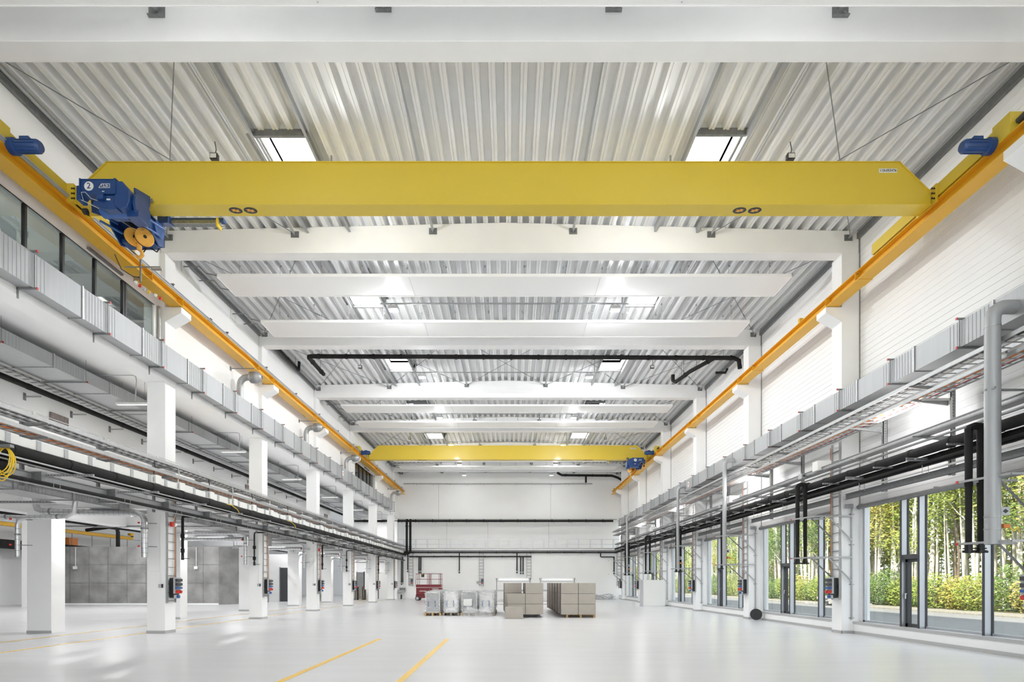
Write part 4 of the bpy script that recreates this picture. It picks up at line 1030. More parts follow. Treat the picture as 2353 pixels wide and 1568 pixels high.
# ============================================================ LEFT SERVICES
for i, k in enumerate(range(-1, 5)): pass
ladder_tray(-11.22, -10.70, 5.36, 2, 60, 'cable_ladder', 'upper perforated cable ladder running in front of the left columns', 'cable ladders on the left', [(.15, .02, 'blackp'), (.4, .015, 'gplast'), (.6, .018, 'blackp'), (.8, .014, 'gplast')], .09)
ladder_tray(-11.22, -10.74, 5.05, 2, 60, 'cable_ladder', 'lower cable ladder with orange cables in front of the left columns', 'cable ladders on the left', [(.2, .014, 'orange'), (.32, .014, 'orange'), (.5, .012, 'blackp'), (.62, .014, 'orange'), (.75, .012, 'gplast')], .09)
m = MB(); y = 4
while y < 58: m.box(-10.69, -10.68, y, y + 2.2, 5.48, 5.495).box(-10.69, -10.68, y + 2.19, y + 2.2, 5.43, 5.49); y += 2.3
tag(m.build('tray_divider', 'galv'), 'thin divider strips standing on the upper left cable ladder', 'strip', kind='stuff')
t = thing('busbar_trunking', 'white busbar trunking with grey clamps running along the left columns', 'trunking', (-10.8, 30, 4.66))
MB().box(-10.86, -10.74, 2, 59, 4.67, 4.87).build('trunking_body', 'wplast', t)
y = 2.6; i = 0
while y < 59:
    MB().box(-10.88, -10.72, y, y + .12, 4.66, 4.88).build('clamp', 'gplast', t); y += .82
for i, y in enumerate((17.6, 18.9, 20.8, 22.6, 24.3, 26.1, 28.2, 30.2, 33.0, 35.4, 38.2, 41.0, 44.6, 49.0)):
    t = thing('tap_off_box', 'white tap-off box standing on the left busbar trunking, ' + oc(i), 'electrical box', (-10.78, y, 4.87), 'tap-off boxes')
    MB().box(-10.9, -10.66, y, y + .3, 4.66, 4.92).build('box_body', 'wplast', t, bevel=.01)
    MB().box(-10.86, -10.70, y - .01, y, 4.72, 4.86).build('box_window', 'gplast', t)
    MB().tube([(-10.78, y + .1, 4.92), (-10.78, y + .1, 5.0), (-10.74, y + .1, 5.12), (-10.8, y + .15, 5.4)], .015, 6).build('riser_cable', 'wplast' if i % 2 else 'blackp', t, smooth=True)
long_pipe(-10.72, 4.51, .135, 2, 59.5, 'black', 'thick black insulated pipe running along the left columns', 1.62, grp='black pipes on the left')
long_pipe(-10.92, 4.40, .085, 2, 59.5, 'black', 'black insulated pipe tucked behind the thick one on the left', 2.1, grp='black pipes on the left')
long_pipe(-10.72, 3.95, .045, 2, 59.5, 'black', 'thin black pipe lowest along the left columns', 2.5, grp='black pipes on the left')
long_pipe(-10.82, 3.92, .03, 2, 59.5, 'gplast', 'thin grey pipe beside the lowest black pipe on the left', 99, grp='black pipes on the left', coll=False)
for x, z, nm in ((-10.62, 4.36, 'inner'), (-10.74, 4.30, 'outer')):
    tag(MB().box(x - .03, x + .01, 2, 58.5, z - .012, z + .02).build('mounting_rail', 'galv'), nm + ' bright steel rail below the thick black pipe on the left', 'rail', 'bright rails on the left')
t = thing('support_beam', 'galvanised support beam running along the left columns', 'beam', (-10.9, 30, 4.0))
MB().box(-10.98, -10.95, 2, 59, 4.0, 4.19).box(-10.98, -10.90, 2, 59, 4.0, 4.01).box(-10.98, -10.90, 2, 59, 4.18, 4.19).build('beam_profile', 'galvl', t)
y = 8.5; i = 0
while y < 58:
    t = thing('slotted_bracket', 'slotted arm bracket under the left pipes, ' + oc(i), 'bracket', (-10.6, y, 4.1), 'slotted arms on the left')
    MB().box(-11.0, -10.72, y - .12, y + .04, 3.98, 4.21).build('bracket_head', 'galvd', t)
    MB().box(-10.72, -9.62, y, y + .04, 4.12, 4.17).build('slotted_rail', 'galv', t)
    m = MB()
    for q in range(15): m.cbox(-10.65 + q * .07, y - .002, 4.145, .035, .004, .014)
    m.build('rail_slot', 'dark', t)
    for x in (-10.4, -10.55): MB().tube([(x, y + .02, 3.82), (x, y + .02, 4.12)], .006, 5).build('drop_rod', 'galv', t)
    MB().prism([(-11.3, 4.95), (-10.65, 5.0), (-10.65, 5.03), (-11.3, 5.03)], 'y', y - .03, y + .03).build('tray_arm', 'galvd', t)
    MB().prism([(-11.3, 5.26), (-10.65, 5.32), (-10.65, 5.34), (-11.3, 5.34)], 'y', y - .03, y + .03).build('tray_arm', 'galvd', t)
    MB().box(-11.3, -11.24, y - .04, y + .04, 3.9, 5.45).build('arm_post', 'galvd', t)
    y += 2.5; i += 1
rduct(-13.4, -12.5, 4.03, 4.10 + .2, 2, 56, 'flat galvanised duct below the gallery slab on the left', 1, step=2.0, mat='galv')
# yellow cable loops at the left picture edge
t = thing('hanging_cable_coil', 'coil of yellow cable hanging from the left pipes at the picture edge', 'cable', (-10.45, 12.1, 4.5))
m = MB()
for i in range(6):
    tl = random.uniform(-.5, .5); rx = .17 + .02 * (i % 3); rz = .26 + .03 * (i % 4)
    c = [(-10.52 + rx * math.cos(a), 12.1 + tl * rx * math.sin(a) * .6 + .02 * i, 4.48 - rz + rz * math.sin(a + tl * .3)) for a in [2 * math.pi * q / 22 for q in range(23)]]
    m.tube(c, .011, 6)
m.build('cable_loop', 'yel', t, smooth=True)['kind'] = 'stuff'
MB().box(-10.7, -10.3, 12.05, 12.15, 4.46, 4.52).build('hanger_plate', 'galvd', t)
t = thing('inspection_pipe_end', 'black pipe socket with end cap behind the yellow cable coil', 'pipe', (-10.9, 11.9, 4.2))
MB().tube([(-10.95, 12.6, 4.2), (-10.95, 11.7, 4.2)], .16, 16).build('pipe', 'black', t, smooth=True)
for i, y in enumerate((21.9, 27.9)):
    t = thing('yellow_lead', 'short yellow cable bridging the left black pipe, ' + ('near' if i == 0 else 'far') + ' one', 'cable', (-10.6, y, 4.4), 'yellow leads')
    MB().tube([(-10.62, y, 4.62), (-10.56, y + .3, 4.6), (-10.54, y + .7, 4.5), (-10.58, y + 1.0, 4.36)], .014, 6).build('cable', 'yel', t, smooth=True)
# yellow sheets showing between trays
for i, (y0, y1, z) in enumerate(((21.2, 22.3, 4.93), (23.6, 25.2, 4.93))):
    tag(MB().box(-12.9, -12.0, y0, y1, z, z + .25).build('yellow_case', 'line', bevel=.02), 'yellow case lying behind the left cable ladders, ' + ('nearer' if i == 0 else 'farther') + ' one', 'case', 'yellow cases')
# column equipment on the left row
for i, k in enumerate(range(0, 6)):
    y = YB(k)
    t = thing('wall_ladder_tray', 'vertical cable ladder on the hall side of a left column, ' + oc(i), 'cable tray', (-11.28, y + .3, 1), 'vertical cable ladders on the left')
    MB().box(-11.30, -11.25, y + .02, y + .05, 1.0, 4.6).build('side_rail', 'galv', t)
    MB().box(-11.30, -11.25, y + .5, y + .53, 1.0, 4.6).build('side_rail', 'galv', t)
    for z in range(13): MB().box(-11.29, -11.27, y + .05, y + .5, 1.05 + z * .28, 1.07 + z * .28).build('rung', 'galvd', t)
    MB().tube([(-11.25, y + .46, 1.8), (-11.25, y + .46, 4.6)], .012, 6).build('cable', 'orange', t)
    MB().tube([(-11.25, y + .3, 1.9), (-11.24, y + .36, 2.2), (-11.25, y + .38, 2.4), (-11.26, y + .1, 2.42)], .01, 6).build('cable', 'wplast', t, smooth=True)
    sockets(-11.30, 1, y + .16, 'grey socket panel with blue and red outlets on a left column, ' + oc(i), 'socket panels on the left columns')
    t = thing('wall_switch', 'small grey switch on the front of a left column, ' + oc(i), 'switch', (-11.45, y - .03, 1.5), 'switches on the left columns')
    MB().box(-11.52, -11.42, y - .05, y - .01, 1.5, 1.62).build('switch_box', 'gplast', t, bevel=.005)
    MB().box(-11.41, -11.38, y - .06, y - .01, 1.5, 1.62).build('switch_side', 'blackp', t)
    MB().tube([(-11.47, y - .02, 1.62), (-11.47, y - .02, 3.9)], .012, 6).build('conduit', 'wplast', t)
    if i in (0, 2):
        t = thing('alarm_sounder', 'small red alarm sounder on the cable ladder of a left column, ' + ('near one' if i == 0 else 'far one'), 'alarm', (-11.2, y + .25, 3.5), 'red alarms')
        MB().box(-11.25, -11.17, y + .14, y + .26, 3.52, 3.68).build('alarm_body', 'redb', t, bevel=.01)
        MB().tube([(-11.2, y + .28, 3.6), (-11.2, y + .38, 3.6)], .06, 12).build('horn', 'wplast', t, smooth=True)
        MB().tube([(-11.2, y + .2, 3.68), (-11.15, y + .3, 3.9), (-11.2, y + .3, 4.1)], .008, 5).build('cable', 'wplast', t)
    # black sprinkler drop
    if i < 5:
        t = thing('drop_pipe', 'vertical black pipe with valve beside a left column, ' + oc(i), 'pipe', (-11.4, y, 2.5), 'black drop pipes on the left')
        if i % 2 == 0: x, yy = -11.28, y + .95
        else: x, yy = -11.62, y - .12
        MB().tube([(-10.72, yy, 3.95), (x + .08, yy, 3.95), (x + .01, yy, 3.93), (x, yy, 3.85), (x, yy, 2.6)], .045 if i % 2 == 0 else .03, 12).build('pipe', 'black', t, smooth=True)
        for z in (3.2, 2.7): MB().tube([(x, yy, z), (x, yy, z + .14)], .065, 12).build('pipe_collar', 'black', t, smooth=True)
        MB().tube([(x, yy, 2.45), (x, yy, 2.6)], .05, 10).build('valve', 'blackp', t, smooth=True)
        MB().bar((x - .05, yy, 2.5), (x + .25, yy, 2.5), .03, .02).build('valve_lever', 'dark', t)
# silver spiral pipes below the gallery
def spiral(pts, r, label, red=True):
    t = thing('spiral_pipe', label, 'duct', pts[-1], 'silver spiral pipes on the left')
    MB().tube(pts, r, 16, False).build('pipe_tube', 'chrome', t, smooth=True)
    for i in range(len(pts) - 1):
        a, b = Vector(pts[i]), Vector(pts[i + 1]); L = (b - a).length
        if L < .5: continue
        d = (b - a).normalized(); m = MB(); q = .1
        while q < L: m.tube([a + d * q, a + d * (q + .01)], r * 1.02, 14, False); q += .16
        m.build('spiral_seam', 'galvd', t, smooth=True)
        MB().tube([a + d * .25, a + d * .3], r * 1.12, 14).build('clamp', 'galvd', t)
    if red:
        e = Vector(pts[-1])
        for z in (.35, 1.1):
            MB().bar((e.x, e.y + .1, e.z + z), (e.x + .3, e.y + .17, e.z + z), .025, .025).build('wall_clamp', 'galvd', t)
            MB().cbox(e.x - .12, e.y - .1, e.z + z, .05, .04, .05).build('red_end_cap', 'redb', t)
    return t
def bend(p, q, r_, n=5):
    return [tuple(Vector(p).lerp(Vector(q), i / n)) for i in range(n + 1)]
spiral([(-15.2, 18.75, 4.6), (-15.2, 18.75, 4.15), (-15.15, 18.75, 4.02), (-15.0, 18.75, 3.95), (-11.98, 18.75, 3.9), (-11.8, 18.75, 3.82), (-11.72, 18.75, 3.68), (-11.72, 18.75, 2.48)], .10, 'thick silver spiral pipe bending down in front of the nearest full left column')
spiral([(-12.7, 17.1, 4.1), (-12.75, 17.1, 3.72), (-12.95, 17.1, 3.6), (-14.15, 17.1, 3.58), (-14.35, 17.1, 3.5), (-14.4, 17.1, 3.35), (-14.4, 17.1, 2.42)], .065, 'thin silver spiral pipe bending down at the left picture edge')
spiral([(-15.0, 17.1, 3.6), (-14.2, 17.1, 3.58)], .06, 'short horizontal silver pipe at the left picture edge', False)
for i, k in enumerate(range(1, 6)):
    y = YB(k) - .25
    spiral([(-15.6, y, 3.9), (-12.15, y, 3.9), (-12.02, y, 3.85), (-11.97, y, 3.72), (-11.97, y, 2.5)], .07, 'silver spiral pipe bending down before a left column, ' + ORD[i + 1] + ' from the camera')
    spiral([(-15.6, y + .5, 3.68), (-12.3, y + .5, 3.68)], .09, 'straight silver spiral pipe below the gallery near a left column, ' + ORD[i + 1] + ' from the camera', False)
# trays and fittings under the gallery slab
for i, (y, z) in enumerate(((15.2, 4.2), (17.8, 4.1), (24.4, 4.0), (32, 4.0), (40, 4.0))):
    t = thing('cross_tray', 'perforated tray crossing below the gallery, ' + oc(i), 'cable tray', (-14, y, z), 'cross trays')
    MB().box(-19, -11.98, y, y + .25, z, z + .01).box(-19, -11.98, y, y + .01, z, z + .06).build('tray_body', 'galv', t)
    m = MB()
    for q in range(70): m.cbox(-18.9 + q * .1, y - .002, z + .03, .04, .004, .015)
    m.build('tray_slot', 'dark', t)
for i, x in enumerate((-16.9, -17.3)):
    long_pipe(x, 4.25 - .15 * i, .09, 10, 52, 'black', 'black pipe below the gallery rear edge, ' + ('upper' if i == 0 else 'lower') + ' one', 3, grp='black pipes in the side hall')
t = thing('air_duct', 'bright duct bend below the gallery beyond the nearest full left column', 'duct', (-15, 30, 3.8), 'rectangular air ducts')
MB().prism([(-15.9, 4.45), (-15.9, 4.15)] + [(-15.2 - .7 * math.cos(R(a)), 4.15 - .62 * math.sin(R(a))) for a in range(15, 91, 15)] + [(-14.0, 3.53), (-14.0, 3.98), (-14.25, 4.0), (-14.35, 4.1), (-14.38, 4.45)], 'y', 29.6, 30.3).build('duct_bend', 'galvl', t)
m = MB().box(-14.0, -12.3, 29.65, 30.2, 3.56, 3.95)
m.build('duct_body', 'galvl', t)
for x in (-13.9, -13.3, -13.0, -12.7): MB().box(x, x + .04, 29.62, 30.23, 3.53, 3.98).build('flange', 'galv', t)
# gallery: duct, tray, black pipe, luminaires
rduct(-14.8, -13.6, 8.09, 8.48, 2, 58, 'grey rectangular duct under the ceiling of the left gallery', 1, step=2.45)
for i in range(16):
    y = 6.2 + 3.1 * i
    t = thing('duct_hanger', 'slotted hanger rail under the gallery duct, ' + oc(i), 'bracket', (-14.2, y, 8.05), 'duct hangers in the gallery')
    MB().box(-14.95, -13.45, y, y + .04, 8.03, 8.07).build('hanger_rail', 'galvd', t)
    MB().box(-13.47, -13.45, y - .003, y + .043, 8.025, 8.075).build('red_end_cap', 'redb', t)
    for x in (-13.5, -14.9): MB().tube([(x, y + .02, 8.07), (x, y + .02, 8.75)], .006, 5).build('threaded_rod', 'galvd', t)
t = thing('perforated_tray', 'perforated cable tray hanging in the left gallery', 'cable tray', (-14.9, 30, 7.95))
MB().box(-15.1, -14.75, 2, 58, 7.93, 7.94).box(-14.76, -14.75, 2, 58, 7.93, 8.0).build('tray_body', 'galv', t)
m = MB(); y = 6
while y < 40: m.cbox(-14.748, y, 7.965, .004, .12, .02); m.cbox(-14.9, y, 7.928, .2, .1, .003); y += .3
m.build('tray_slot', 'dark', t)['kind'] = 'stuff'
long_pipe(-15.6, 8.02, .09, 2, 56, 'black', 'black pipe running along the rear wall of the left gallery', 2.3, grp='black pipes in the gallery')
for i in range(18):
    y = 9.0 + 2.05 * i
    t = thing('pipe_bracket', 'small wall bracket under the gallery black pipe, ' + oc(i), 'bracket', (-15.9, y, 7.8), 'gallery pipe brackets')
    MB().box(-16.0, -15.45, y, y + .04, 7.78, 7.82).build('bracket_arm', 'galv', t)
    MB().box(-16.0, -15.98, y - .03, y + .07, 7.68, 7.92).build('bracket_plate', 'galvd', t)
for i in range(7):
    y = 14.3 + 7.5 * i - 1.2
    t = thing('gallery_luminaire', 'white batten luminaire hanging across the left gallery, ' + oc(i), 'lamp', (-13.2, y, 8.0), 'gallery luminaires')
    MB().box(-13.9, -12.7, y, y + .1, 7.95, 8.02).build('housing', 'wplast', t)
    MB().box(-13.85, -12.75, y + .01, y + .09, 7.94, 7.95).build('diffuser', 'fill_lens', t)
    l = bpy.data.lights.new('gallery_fill', 'AREA'); l.shape = 'RECTANGLE'; l.size = 1.1; l.size_y = .08; l.energy = 35; o = bpy.data.objects.new('gallery_fill', l); COL.objects.link(o); o.parent = t; o.location = (-.1, .05, -.08)  # luminaires are off; this added light brightens the gallery
    for x in (-13.7, -12.9): MB().tube([(x, y + .05, 8.02), (x, y + .05, 8.75)], .005, 5).build('hanger', 'galvd', t)
    t = thing('sprinkler_branch', 'thin bent sprinkler pipe under the gallery ceiling, ' + oc(i), 'pipe', (-13.0, y - 1, 8.6), 'sprinkler branches')
    MB().tube([(-13.9, y - 1, 8.62), (-12.65, y - 1, 8.62), (-12.55, y - 1, 8.58), (-12.52, y - 1, 8.45), (-12.56, y - 1, 7.75)], .017, 8).build('pipe', 'gplast', t, smooth=True)
    if i < 6:
        tag(MB().box(-16.0, -15.92, y - .3, y + .5, 7.15 - .0, 7.6).build('wall_opening_cover', 'cardd'), 'brown cover on the gallery rear wall, ' + oc(i), 'cover', 'gallery wall covers') if i % 2 else None

# upper left windows
def upwin(n, ya, yb, muls, label):
    t = tag(thing('window_%d' % n, label, None, (-11.5, (ya + yb) / 2, 9.35)), kind='structure')
    z0, z1 = 9.35, 10.66
    m = MB().box(-11.56, -11.46, ya, yb, z1 - .03, z1).box(-11.56, -11.46, ya, yb, z0, z0 + .03).box(-11.56, -11.46, yb - .04, yb, z0, z1).box(-11.56, -11.46, ya, ya + .04, z0, z1)
    m.build('frame', 'wplast', t)
    MB().box(-11.47, -11.455, ya, yb, z1 - .05, z1 - .03).build('gasket', 'blackp', t)
    for y in muls: MB().box(-11.54, -11.455, y - .035, y + .035, z0, z1 - .03).build('mullion', 'blackp', t)
    ys = [ya] + list(muls) + [yb]
    for a, b in zip(ys[:-1], ys[1:]): MB().box(-11.51, -11.50, a + .03, b - .03, z0 + .03, z1 - .03).build('pane', 'gglass', t)
    MB().box(-11.48, -11.40, yb - 3.0, yb - 1.6, z1 + .06, z1 + .12).build('blind_box', 'galvd', t)
    MB().tube([(-11.42, yb + .18, 8.9), (-11.42, yb + .18, z1)], .05, 10).build('blind_guide', 'galv', t, smooth=True)
upwin(21, -1, 18.85, [-.2 + 1.17 * i for i in range(1, 16)] + [17.45], 'upper left window strip with black mullions above the air duct')
upwin(22, 43.2, 49.0, [44.5, 45.7, 46.9, 48.0], 'small distant upper left window above the air duct')
m = MB().box(-16.2, -16, -2, 50, 9.0, 12.6); m.box(-16, -11.8, -2, 50, 12.5, 12.6); m.box(-16, -11.8, 49.6, 49.9, 9, 12.5); m.box(-16, -11.8, -2.2, -2, 9, 12.5)
struct('wall_left_office', m, 'wall', 'grey room behind the upper left windows')
for i, y in enumerate((13.2, 16.4)):
    t = thing('office_luminaire', 'white batten light behind the upper left window, ' + ('near' if i == 0 else 'far') + ' one', 'lamp', (-13, y, 12.2), 'office lights')
    MB().box(-13.6, -12.6, y, y + .15, 12.1, 12.16).build('housing', 'lens', t)
    for x in (-13.4, -12.8): MB().box(x, x + .02, y + .06, y + .08, 12.16, 12.5).build('hanger', 'galvd', t)
    l = bpy.data.lights.new('office_beam', 'AREA'); l.size = .8; l.energy = 45; o = bpy.data.objects.new('office_beam', l); COL.objects.link(o); o.parent = t; o.location = (0, 0, -.12)

# ============================================================ SIDE HALL BEYOND
t = thing('side_runway_beam', 'thin yellow runway beam in the side hall behind the columns', 'beam', (-35.6, 40, 5.7))
MB().box(-35.75, -35.45, 10, 55, 5.68, 5.95).build('beam_profile', 'runway', t)
MB().box(-35.6, -35.4, 10, 55, 5.96, 6.05).build('conductor_rail', 'alu', t)
MB().box(-35.7, -35.4, 54.6, 55, 5.95, 6.3).build('end_stop', 'runway', t)
t = thing('mezzanine_edge', 'dark mezzanine edge with railing in the side hall', 'mezzanine', (-36, 40, 4.4))
MB().box(-37.4, -35.8, 10, 70, 4.2, 4.75).build('dark_deck', 'black', t)
m = MB()
for q in range(26): m.box(-35.83, -35.8, 11 + q * 2.3, 11.03 + q * 2.3, 4.75, 5.75)
m.build('railing_post', 'galvd', t)['kind'] = 'stuff'
MB().box(-35.83, -35.8, 10, 70, 5.72, 5.75).build('handrail', 'galvd', t)
tag(MB().box(-37, -35.9, 47.6, 48.6, 4.75, 5.35).build('orange_crate', 'orange'), 'orange crate on the dark mezzanine in the side hall', 'crate')
t = thing('drain_pipe', 'black pipe elbow above the concrete wall in the side hall', 'pipe', (-30, 46, 4.6), 'black pipes in the side hall')
MB().tube([(-34, 47, 5.9), (-31.2, 45.5, 6.0), (-30.6, 45.5, 5.9), (-30.5, 45.5, 5.6), (-30.5, 45.5, 4.45)], .14, 12).build('pipe', 'black', t, smooth=True)
for x, nm in ((-33.1, 'left'), (-23.9, 'right')):
    t = thing('wall_outlet', 'white outlet box with conduit on the concrete wall, ' + nm + ' one', 'outlet', (x, 44.5, 2.8), 'outlets on the concrete wall')
    MB().box(x - .13, x + .13, 44.44, 44.58, 2.70, 2.92).build('outlet_box', 'wplast', t, bevel=.01)
    MB().box(x - .02, x + .02, 44.54, 44.58, 2.92, 4.35).build('conduit', 'wplast', t)
tag(MB().box(-21.55, -21.45, 45.38, 45.46, .9, 1.9).build('lit_panel_strip', 'tube'), 'short vertical lit strip on the concrete wall', 'lamp') if 0 else None
for i, (x, y) in enumerate(((-32.5, 30), (-24.5, 33), (-20.5, 24), (-20.5, 38), (-27, 40), (-26, 55), (-19, 50))):  # lamps added to brighten the dark side hall
    t = thing('added_aisle_lamp', 'added ceiling lamp in the side hall, ' + oc(i), 'lamp', (x, y, 8.2), 'added side hall lamps')
    MB().box(x - .3, x + .3, y - .3, y + .3, 8.3, 8.4).build('housing', 'wplast', t)
    MB().box(x - .27, x + .27, y - .27, y + .27, 8.29, 8.3).build('lens', 'lens', t)
    MB().tube([(x, y, 8.4), (x, y, 8.75)], .02, 6).build('hanger', 'galvd', t)
    l = bpy.data.lights.new('aisle_fill', 'AREA'); l.size = .5; l.energy = AISLE; o = bpy.data.objects.new('aisle_fill', l); COL.objects.link(o); o.parent = t; o.location = (0, 0, .05)
for i in range(8):  # lamps added below the slab to brighten the dark aisle
    y = 5 + 7.5 * i
    t = thing('added_slab_lamp', 'added batten lamp under the gallery slab, ' + oc(i), 'lamp', (-14.2, y, 4.4), 'added lamps under the gallery')
    MB().box(-14.9, -13.6, y, y + .12, 4.38, 4.44).build('housing', 'wplast', t)
    MB().box(-14.85, -13.65, y + .01, y + .11, 4.37, 4.38).build('diffuser', 'lens', t)
    for x in (-14.7, -13.8): MB().tube([(x, y + .06, 4.44), (x, y + .06, 4.55)], .006, 5).build('hanger', 'galvd', t)
    l = bpy.data.lights.new('slab_fill', 'AREA'); l.shape = 'RECTANGLE'; l.size = 1.2; l.size_y = .1; l.energy = AISLE * .28; o = bpy.data.objects.new('slab_fill', l); COL.objects.link(o); o.parent = t; o.location = (0, .06, -.04)
# far aisle doors and stacked pallets
m = MB().box(-22.2, -19.0, 52, 52.2, 0, 4.2); struct('wall_side_partition', m, 'wall', 'white partition with dark door in the side hall')
t = tag(thing('door_1', 'dark open doorway in the side hall partition', None, (-20, 51.95, 0)), kind='structure')
MB().box(-20.4, -19.3, 51.95, 52, 0, 3.0).build('leaf', 'dark', t); MB().box(-20.48, -20.4, 51.93, 52, 0, 3.05).build('frame', 'galvd', t)
for n, x, w, mt, nm in ((2, -15.2, .55, 'galvd', 'grey door in the far aisle wall'), (3, -14.45, .5, 'wplast', 'white door in the far aisle wall'), (4, -12.75, .75, 'wplast', 'bright doorway in the far aisle wall by the end pier, drawn as a white leaf')):  # the last, a bright doorway, has its light put into a white leaf
    t = tag(thing('door_%d' % n, nm, None, (x, 60.1, 0)), kind='structure')
    MB().box(x - w, x + w * .3, 60.13, 60.2, 0, 2.75).build('leaf', mt, t); MB().box(x - w - .08, x - w, 60.11, 60.2, 0, 2.82).build('frame', 'dark', t)
    MB().box(x + w * .3, x + w * .3 + .08, 60.11, 60.2, 0, 2.82).build('frame', 'dark', t)
def pallet(x, y, z, w, d, mat, label, grp, full=True):
    t = thing('pallet', label, 'pallet', (x, y, z), grp)
    for i in range(5): MB().box(x - w / 2 + i * w / 5 + .01, x - w / 2 + (i + 1) * w / 5 - .02, y, y + d, z + .12, z + .142).build('deck_board', mat, t)
    for i in range(3):
        a = x - w / 2 + i * (w - .1) / 2
        for j in range(3):
            b = y + j * (d - .12) / 2
            MB().box(a, a + .1, b, b + .12, z + .022, z + .12).build('block', mat, t)
        MB().box(a, a + .1, y, y + d, z, z + .022).build('runner', mat, t)
    return t
for s, (x, y) in enumerate(((-14.9, 56.6), (-13.7, 56.8), (-16.8, 52.5))):
    for i in range((9, 7, 9)[s]):
        pallet(x, y, i * .144, 1.15, .8, 'wood2', 'old grey pallet, number %s from the floor in the %s stack of the far aisle' % (ORD[i].replace('nearest', 'first'), ('middle', 'right', 'left')[s]), 'stacked pallets in the far aisle')
# ============================================================ THINGS ON THE FLOOR
def carton(x, y, z, w, d, h, label, grp, mat='card'):
    t = thing('cardboard_box', label, 'box', (x + w / 2, y, z), grp)
    o = MB().box(x + .004, x + w - .004, y, y + d, z + .003, z + h - .003).build('box_body', mat, t, bevel=.006)
    MB().box(x + .004, x + w - .004, y - .003, y, z + h - .012, z + h - .006).build('lid_edge', 'cardd', t)
    return t
def packed(x, y, z, w, d, h, label, grp, seed):
    """a bundle of upright cartons: smooth front, ragged layered side"""
    t = thing('cardboard_box', label, 'box', (x + w / 2, y, z), grp)
    rnd = random.Random(seed); m = MB(); q = y
    while q < y + d - .02:
        th = rnd.uniform(.02, .05); e = rnd.uniform(0, .05)
        m.box(x + e, x + w, q, min(q + th, y + d), z + .003, z + h - .004 - e * .3); q += th + .004
    m.build('layered_side', 'cardd', t)
    MB().box(x + .004, x + w - .004, y - .012, y, z + .003, z + h - .003).build('box_face', 'card', t, bevel=.004)
    return t
lv = ['bottom', 'middle', 'top']
rows = [27.9, 29.3, 30.7, 32.1, 33.6, 35.0]
for r, y in enumerate(rows):
    pallet(2.43 + .83 + .12, y + .05, 0, 1.4, 1.05, 'wood', 'wooden pallet under the right cardboard stack, row %s' % ORD[r].replace('nearest', 'first'), 'pallets under the cardboard boxes')
    for c in range(2):
        for l in range(3):
            x = 2.43 + c * .835 - (.03 * r if c == 0 else 0)
            lab = '%s cardboard box, %s column, row %s of the right stack' % (lv[l], ('left', 'right')[c], ORD[r].replace('nearest', 'first'))
            packed(x, y, .144 + l * .505, .82, 1.1, .50, lab, 'cardboard boxes of the right stack', r * 10 + c * 3 + l)
rows2 = [28.0, 29.4, 30.8, 32.2]
t = thing('dolly', 'black plastic dolly under the left cardboard stack', 'dolly', (.8, 28.0, 0))
MB().box(.1, 1.35, 28.0, 29.1, .10, .142).build('deck', 'blackp', t)
for x in (.2, .72, 1.2):
    for y in (28.05, 28.9): MB().box(x, x + .12, y, y + .12, 0, .1).build('foot', 'blackp', t)
for r, y in enumerate(rows2):
    if r: pallet(.75, y + .05, 0, 1.5, 1.05, 'wood2', 'grey pallet under the left cardboard stack, row %s' % ORD[r], 'pallets under the cardboard boxes')
    for c in range(2):
        for l in range(3):
            if r == 0 and c == 0 and l == 2: continue
            x = -.12 + c * .86 - (.05 * r + (.1 if r else 0) if c == 0 else 0)
            lab = '%s cardboard box, %s column, row %s of the left stack' % (lv[l], ('left', 'right')[c], ORD[r].replace('nearest', 'first'))
            packed(x, y, .144 + l * .505, .85, 1.1, .50, lab, 'cardboard boxes of the left stack', 100 + r * 10 + c * 3 + l)
carton(-.22, 26.95, 0, .83, .45, .54, 'single cardboard box standing on the floor before the left stack', None)
# wrapped crates on pallets
def wrapped(x, y, w, d, h, label, i):
    t = thing('wrapped_crate', label, 'crate', (x + w / 2, y, .144), 'film wrapped crates')
    z0, z1 = .15, .15 + h
    m = MB()
    for a in (x + .04, x + w - .08):
        for b in (y + .04, y + d - .08): m.box(a, a + .04, b, b + .04, z0, z1 - .02)
    m.box(x + .04, x + w - .04, y + .04, y + .08, z1 - .08, z1 - .03).box(x + .04, x + w - .04, y + .04, y + .08, z0, z0 + .05)
    m.build('frame', 'wplast', t)
    MB().box(x + .1, x + w - .1, y + .1, y + d - .1, z0 + .05, z1 - .1).build('inner_box', 'radiant' if i % 2 else 'gplast', t)
    MB().box(x + .16, x + .2, y + .06, y + .1, z0 + .3, z0 + .62).box(x + w - .3, x + w - .26, y + .06, y + .1, z0 + .3, z0 + .62).build('blue_strap', 'blue', t)
    # crumpled film skin
    m = MB(); rnd = random.Random(i); n = 9
    def face(P):
        g = [[Vector(P(u / n, v / n)) + Vector((rnd.uniform(-.015, .015), rnd.uniform(-.009, .009), rnd.uniform(-.01, .01))) for v in range(n + 1)] for u in range(n + 1)]
        vs = [p for r_ in g for p in r_]
        m.add(vs, [(a * (n + 1) + b, (a + 1) * (n + 1) + b, (a + 1) * (n + 1) + b + 1, a * (n + 1) + b + 1) for a in range(n) for b in range(n)])
    face(lambda u, v: (x + w * u, y, z0 + (z1 - z0) * v)); face(lambda u, v: (x, y + d * u, z0 + (z1 - z0) * v)); face(lambda u, v: (x + w, y + d * u, z0 + (z1 - z0) * v)); face(lambda u, v: (x + w * u, y + d * v, z1)); face(lambda u, v: (x + w * u, y + d, z0 + (z1 - z0) * v))
    m.build('stretch_film', 'film', t, smooth=True)
wx = [-4.33, -3.40, -2.50, -1.60]
wn = ['leftmost', 'second', 'third', 'rightmost']
k = 0
